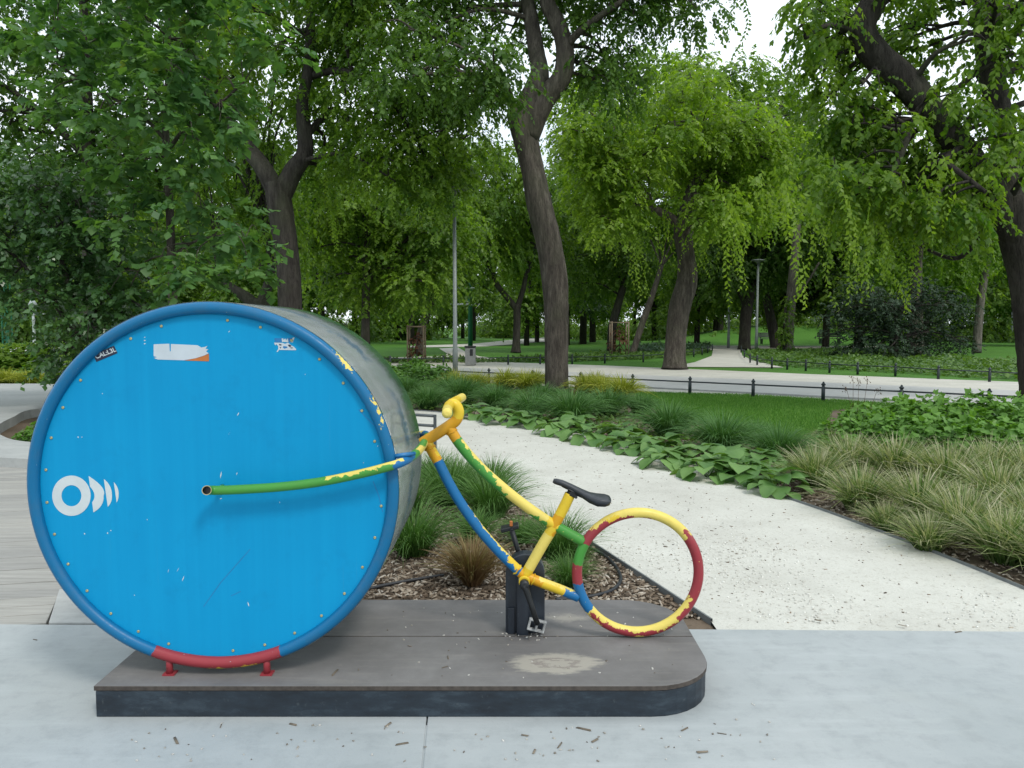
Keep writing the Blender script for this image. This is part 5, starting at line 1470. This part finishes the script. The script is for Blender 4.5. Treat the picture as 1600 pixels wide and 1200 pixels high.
P = scatter_poly([(985, 614), (1005, 632), (1060, 650), (1150, 672), (1230, 692), (1290, 690), (1300, 645), (1420, 634), (1300, 626), (1160, 618)], 46000, rng, -.06)
n = len(P); a = rng.uniform(0, 6.28, n); h = rng.uniform(.04, .085, n); w = .007
sd = np.stack([np.cos(a), np.sin(a), a * 0], 1) * w; tip = P + np.stack([rng.normal(size=n) * .025, rng.normal(size=n) * .025, h], 1)
V = np.stack([P - sd, P + sd, tip], 1).reshape(-1, 3)
M_blade = rndmat('lawn_blade', [(0, (.055, .155, .018)), (.6, (.105, .255, .035)), (1, (.18, .32, .07))], .6, .35)
tag(link('lawn_grass', fast_mesh('lawn_grass', V, np.arange(3 * n).reshape(-1, 3), M_blade, np.repeat(rng.random(n), 3))), 'bright green mown lawn in front of the near fence', 'grass', kind='stuff')

# mulch chips, gravel stones
def chips(name, label, P, L, Wd, Th, mat, rng, cat='mulch', flatness=.25):
    n = len(P); a = rng.uniform(0, 6.28, n); D = np.stack([np.cos(a), np.sin(a), rng.normal(size=n) * flatness], 1); D = nrmz(D)
    N = nrmz(np.array([0, 0, 1.0]) + rng.normal(size=(n, 3)) * flatness); Sd = nrmz(np.cross(D, N)); N = np.cross(Sd, D)
    l = (L * rng.uniform(.4, 1.4, n))[:, None]; w = (Wd * rng.uniform(.5, 1.5, n))[:, None]; t = (Th * rng.uniform(.6, 1.4, n))[:, None]
    co = []
    for sz in (0, 1):
        for sx, sy in ((-1, -.6), (1, -1), (.8, .7), (-.9, 1)): co.append(P + D * l * .5 * sx + Sd * w * .5 * sy + N * t * sz)
    V = np.stack(co, 1).reshape(-1, 3); b = np.arange(n)[:, None, None] * 8
    F = (b + np.array([[4, 5, 6, 7], [0, 1, 5, 4], [1, 2, 6, 5], [2, 3, 7, 6], [3, 0, 4, 7]])[None]).reshape(-1, 4)
    o = link(name, fast_mesh(name, V, F, mat, np.repeat(rng.random(n), 8))); return tag(o, label, cat, kind='stuff')
M_straychip = rndmat('stray_chip', [(0, (.12, .10, .075)), (1, (.26, .22, .17))], .85)
M_chip = rndmat('wood_chip', [(0, (.040, .028, .018)), (.3, (.11, .080, .055)), (.6, (.21, .165, .12)), (.85, (.34, .29, .23)), (1, (.46, .42, .36))], .85)
rng = np.random.default_rng(500)
bedpix = [(560, 935), (1095, 968), (985, 893), (905, 842), (790, 783), (735, 754), (690, 741), (560, 741)]
P = scatter_poly(bedpix, 11000, rng, ZB); P = P[P[:, 1] > yr + .01]; P[:, 2] += rng.random(len(P)) * .012
chips('bark_mulch', 'brown wood chip mulch in the bed behind the plinth', P, .040, .013, .006, M_chip, rng)
P = []
for i in range(2, 60):
    q_ = REs[min(i, len(REs) - 1)]
ed = [(1640, 940), (1600, 923), (1500, 882), (1400, 843), (1300, 805), (1200, 770), (1100, 731), (1000, 699), (900, 678), (800, 662), (720, 650)]
up_ = [(x + 40, y - 22) for x, y in ed]
P = scatter_poly(ed + up_[::-1], 7000, rng, ZB); P[:, 2] += rng.random(len(P)) * .012
chips('bark_mulch', 'wood chip mulch strip along the far path edge', P, .042, .014, .006, M_chip, rng)
M_peb = rndmat('gravel_stone', [(0, (.30, .28, .24)), (.08, (.44, .43, .39)), (.7, (.58, .58, .53)), (1, (.68, .68, .64))], .85)
P = scatter_poly([(1115, 972), (1590, 982), (1600, 930), (1400, 848), (1250, 793), (1000, 700), (800, 664), (740, 750), (960, 868), (1040, 922)], 26000, rng, ZP)
dd = np.sin(P[:, 0] * 2.3 + P[:, 1]) + np.sin(P[:, 1] * 3.1 - P[:, 0] * 1.2) + np.sin(P[:, 0] * 5.3)
P = P[rng.random(len(P)) < np.clip(.20 + .18 * dd, .01, 1) * np.clip((6.8 - P[:, 1]) / 2.6, .04, 1)]
chips('gravel', 'loose pale gravel stones on the path', P, .011, .009, .005, M_peb, rng, 'gravel', .25)
P = scatter_poly([(1100, 975), (1590, 986), (1400, 850), (1000, 720), (740, 660), (700, 735), (905, 845)], 330, rng, ZP)
chips('path_litter', 'small dark bits of bark strewn on the pale path', P, .020, .006, .004, M_chip, rng, 'litter')
# chips that strayed on the pavement and plinth: single pieces
CH = []
for k in range(4):
    r2 = np.random.default_rng(600 + k); o_ = chips('wood_chip', None, np.zeros((1, 3)), .045, .009, .004, M_straychip, r2); CH.append(o_.data); bpy.data.objects.remove(o_)
for i, (x, y, s_, z_) in enumerate([(523, 1052, 1.5, HP), (530, 950, .9, HP), (812, 940, 1.0, HP), (700, 1028, .9, HP), (695, 1043, .8, HP), (560, 1047, .6, HP), (640, 1010, .7, HP), (275, 1158, 1.5, 0), (345, 1135, .8, 0), (458, 1133, 1.2, 0), (607, 1133, 1.3, 0), (628, 1163, 1.3, 0), (875, 1165, 1.2, 0), (930, 1158, 1.3, 0), (1098, 1176, 1.5, 0), (1070, 1140, 1.1, 0), (912, 1140, 1.6, 0), (820, 1150, 1.0, 0), (835, 1175, 1.1, 0), (190, 990, .8, 0), (55, 1000, .8, 0), (1278, 970, 1.2, 0), (1410, 978, 1.3, 0), (1497, 988, 1.2, 0), (1128, 1147, .9, 0)]):
    o = bpy.data.objects.new('wood_chip', CH[i % 4]); COL.objects.link(o); p = G(x, y, z_); o.location = (p.x, p.y, z_ + .0015)
    o.rotation_euler = (0, 0, pr.uniform(0, 6.28)); s_ *= .62; o.scale = (s_, s_, s_)
    tag(o, 'stray brown wood chip lying on the %s' % ('plinth top' if z_ else 'pale pavement'), 'wood chip', 'stray wood chips on the ' + ('plinth' if z_ else 'pavement'))
P = np.concatenate([scatter_poly([(520, 1060), (1060, 1060), (1080, 960), (620, 945)], 60, rng, HP), scatter_poly([(180, 1190), (1250, 1190), (1180, 1080), (1110, 1135), (180, 1128)], 90, rng, .001), scatter_poly([(780, 1001), (856, 1001), (856, 990), (780, 990)], 34, rng, HP)])
M_crumb = rndmat('pale_crumb', [(0, (.10, .085, .07)), (.5, (.30, .285, .25)), (1, (.55, .54, .51))], .85)
chips('grit', 'pale grit and crumbs strewn over plinth and pavement', P, .008, .006, .003, M_crumb, rng, 'grit')

# irrigation hose in the mulch
M_hose = plain('black_hose', (.016, .018, .022), .5)
def hose(label, pix):
    o = MB().tube(spline([G(x, y, -.012) for x, y in pix], 8), .0105, 8, round_end=True).build('drip_hose', M_hose); tag(o, label, 'hose', 'black drip hoses in the mulch')
hose('black drip hose running from the drum across the mulch', [(520, 935), (580, 919), (635, 908), (692, 899)])
hose('black drip hose looping out behind the rear wheel', [(870, 838), (905, 850), (935, 862), (958, 880), (970, 902), (962, 918), (940, 928), (905, 934), (870, 936)])
hose('short black drip hose left of the support post', [(755, 884), (778, 880), (800, 876)])
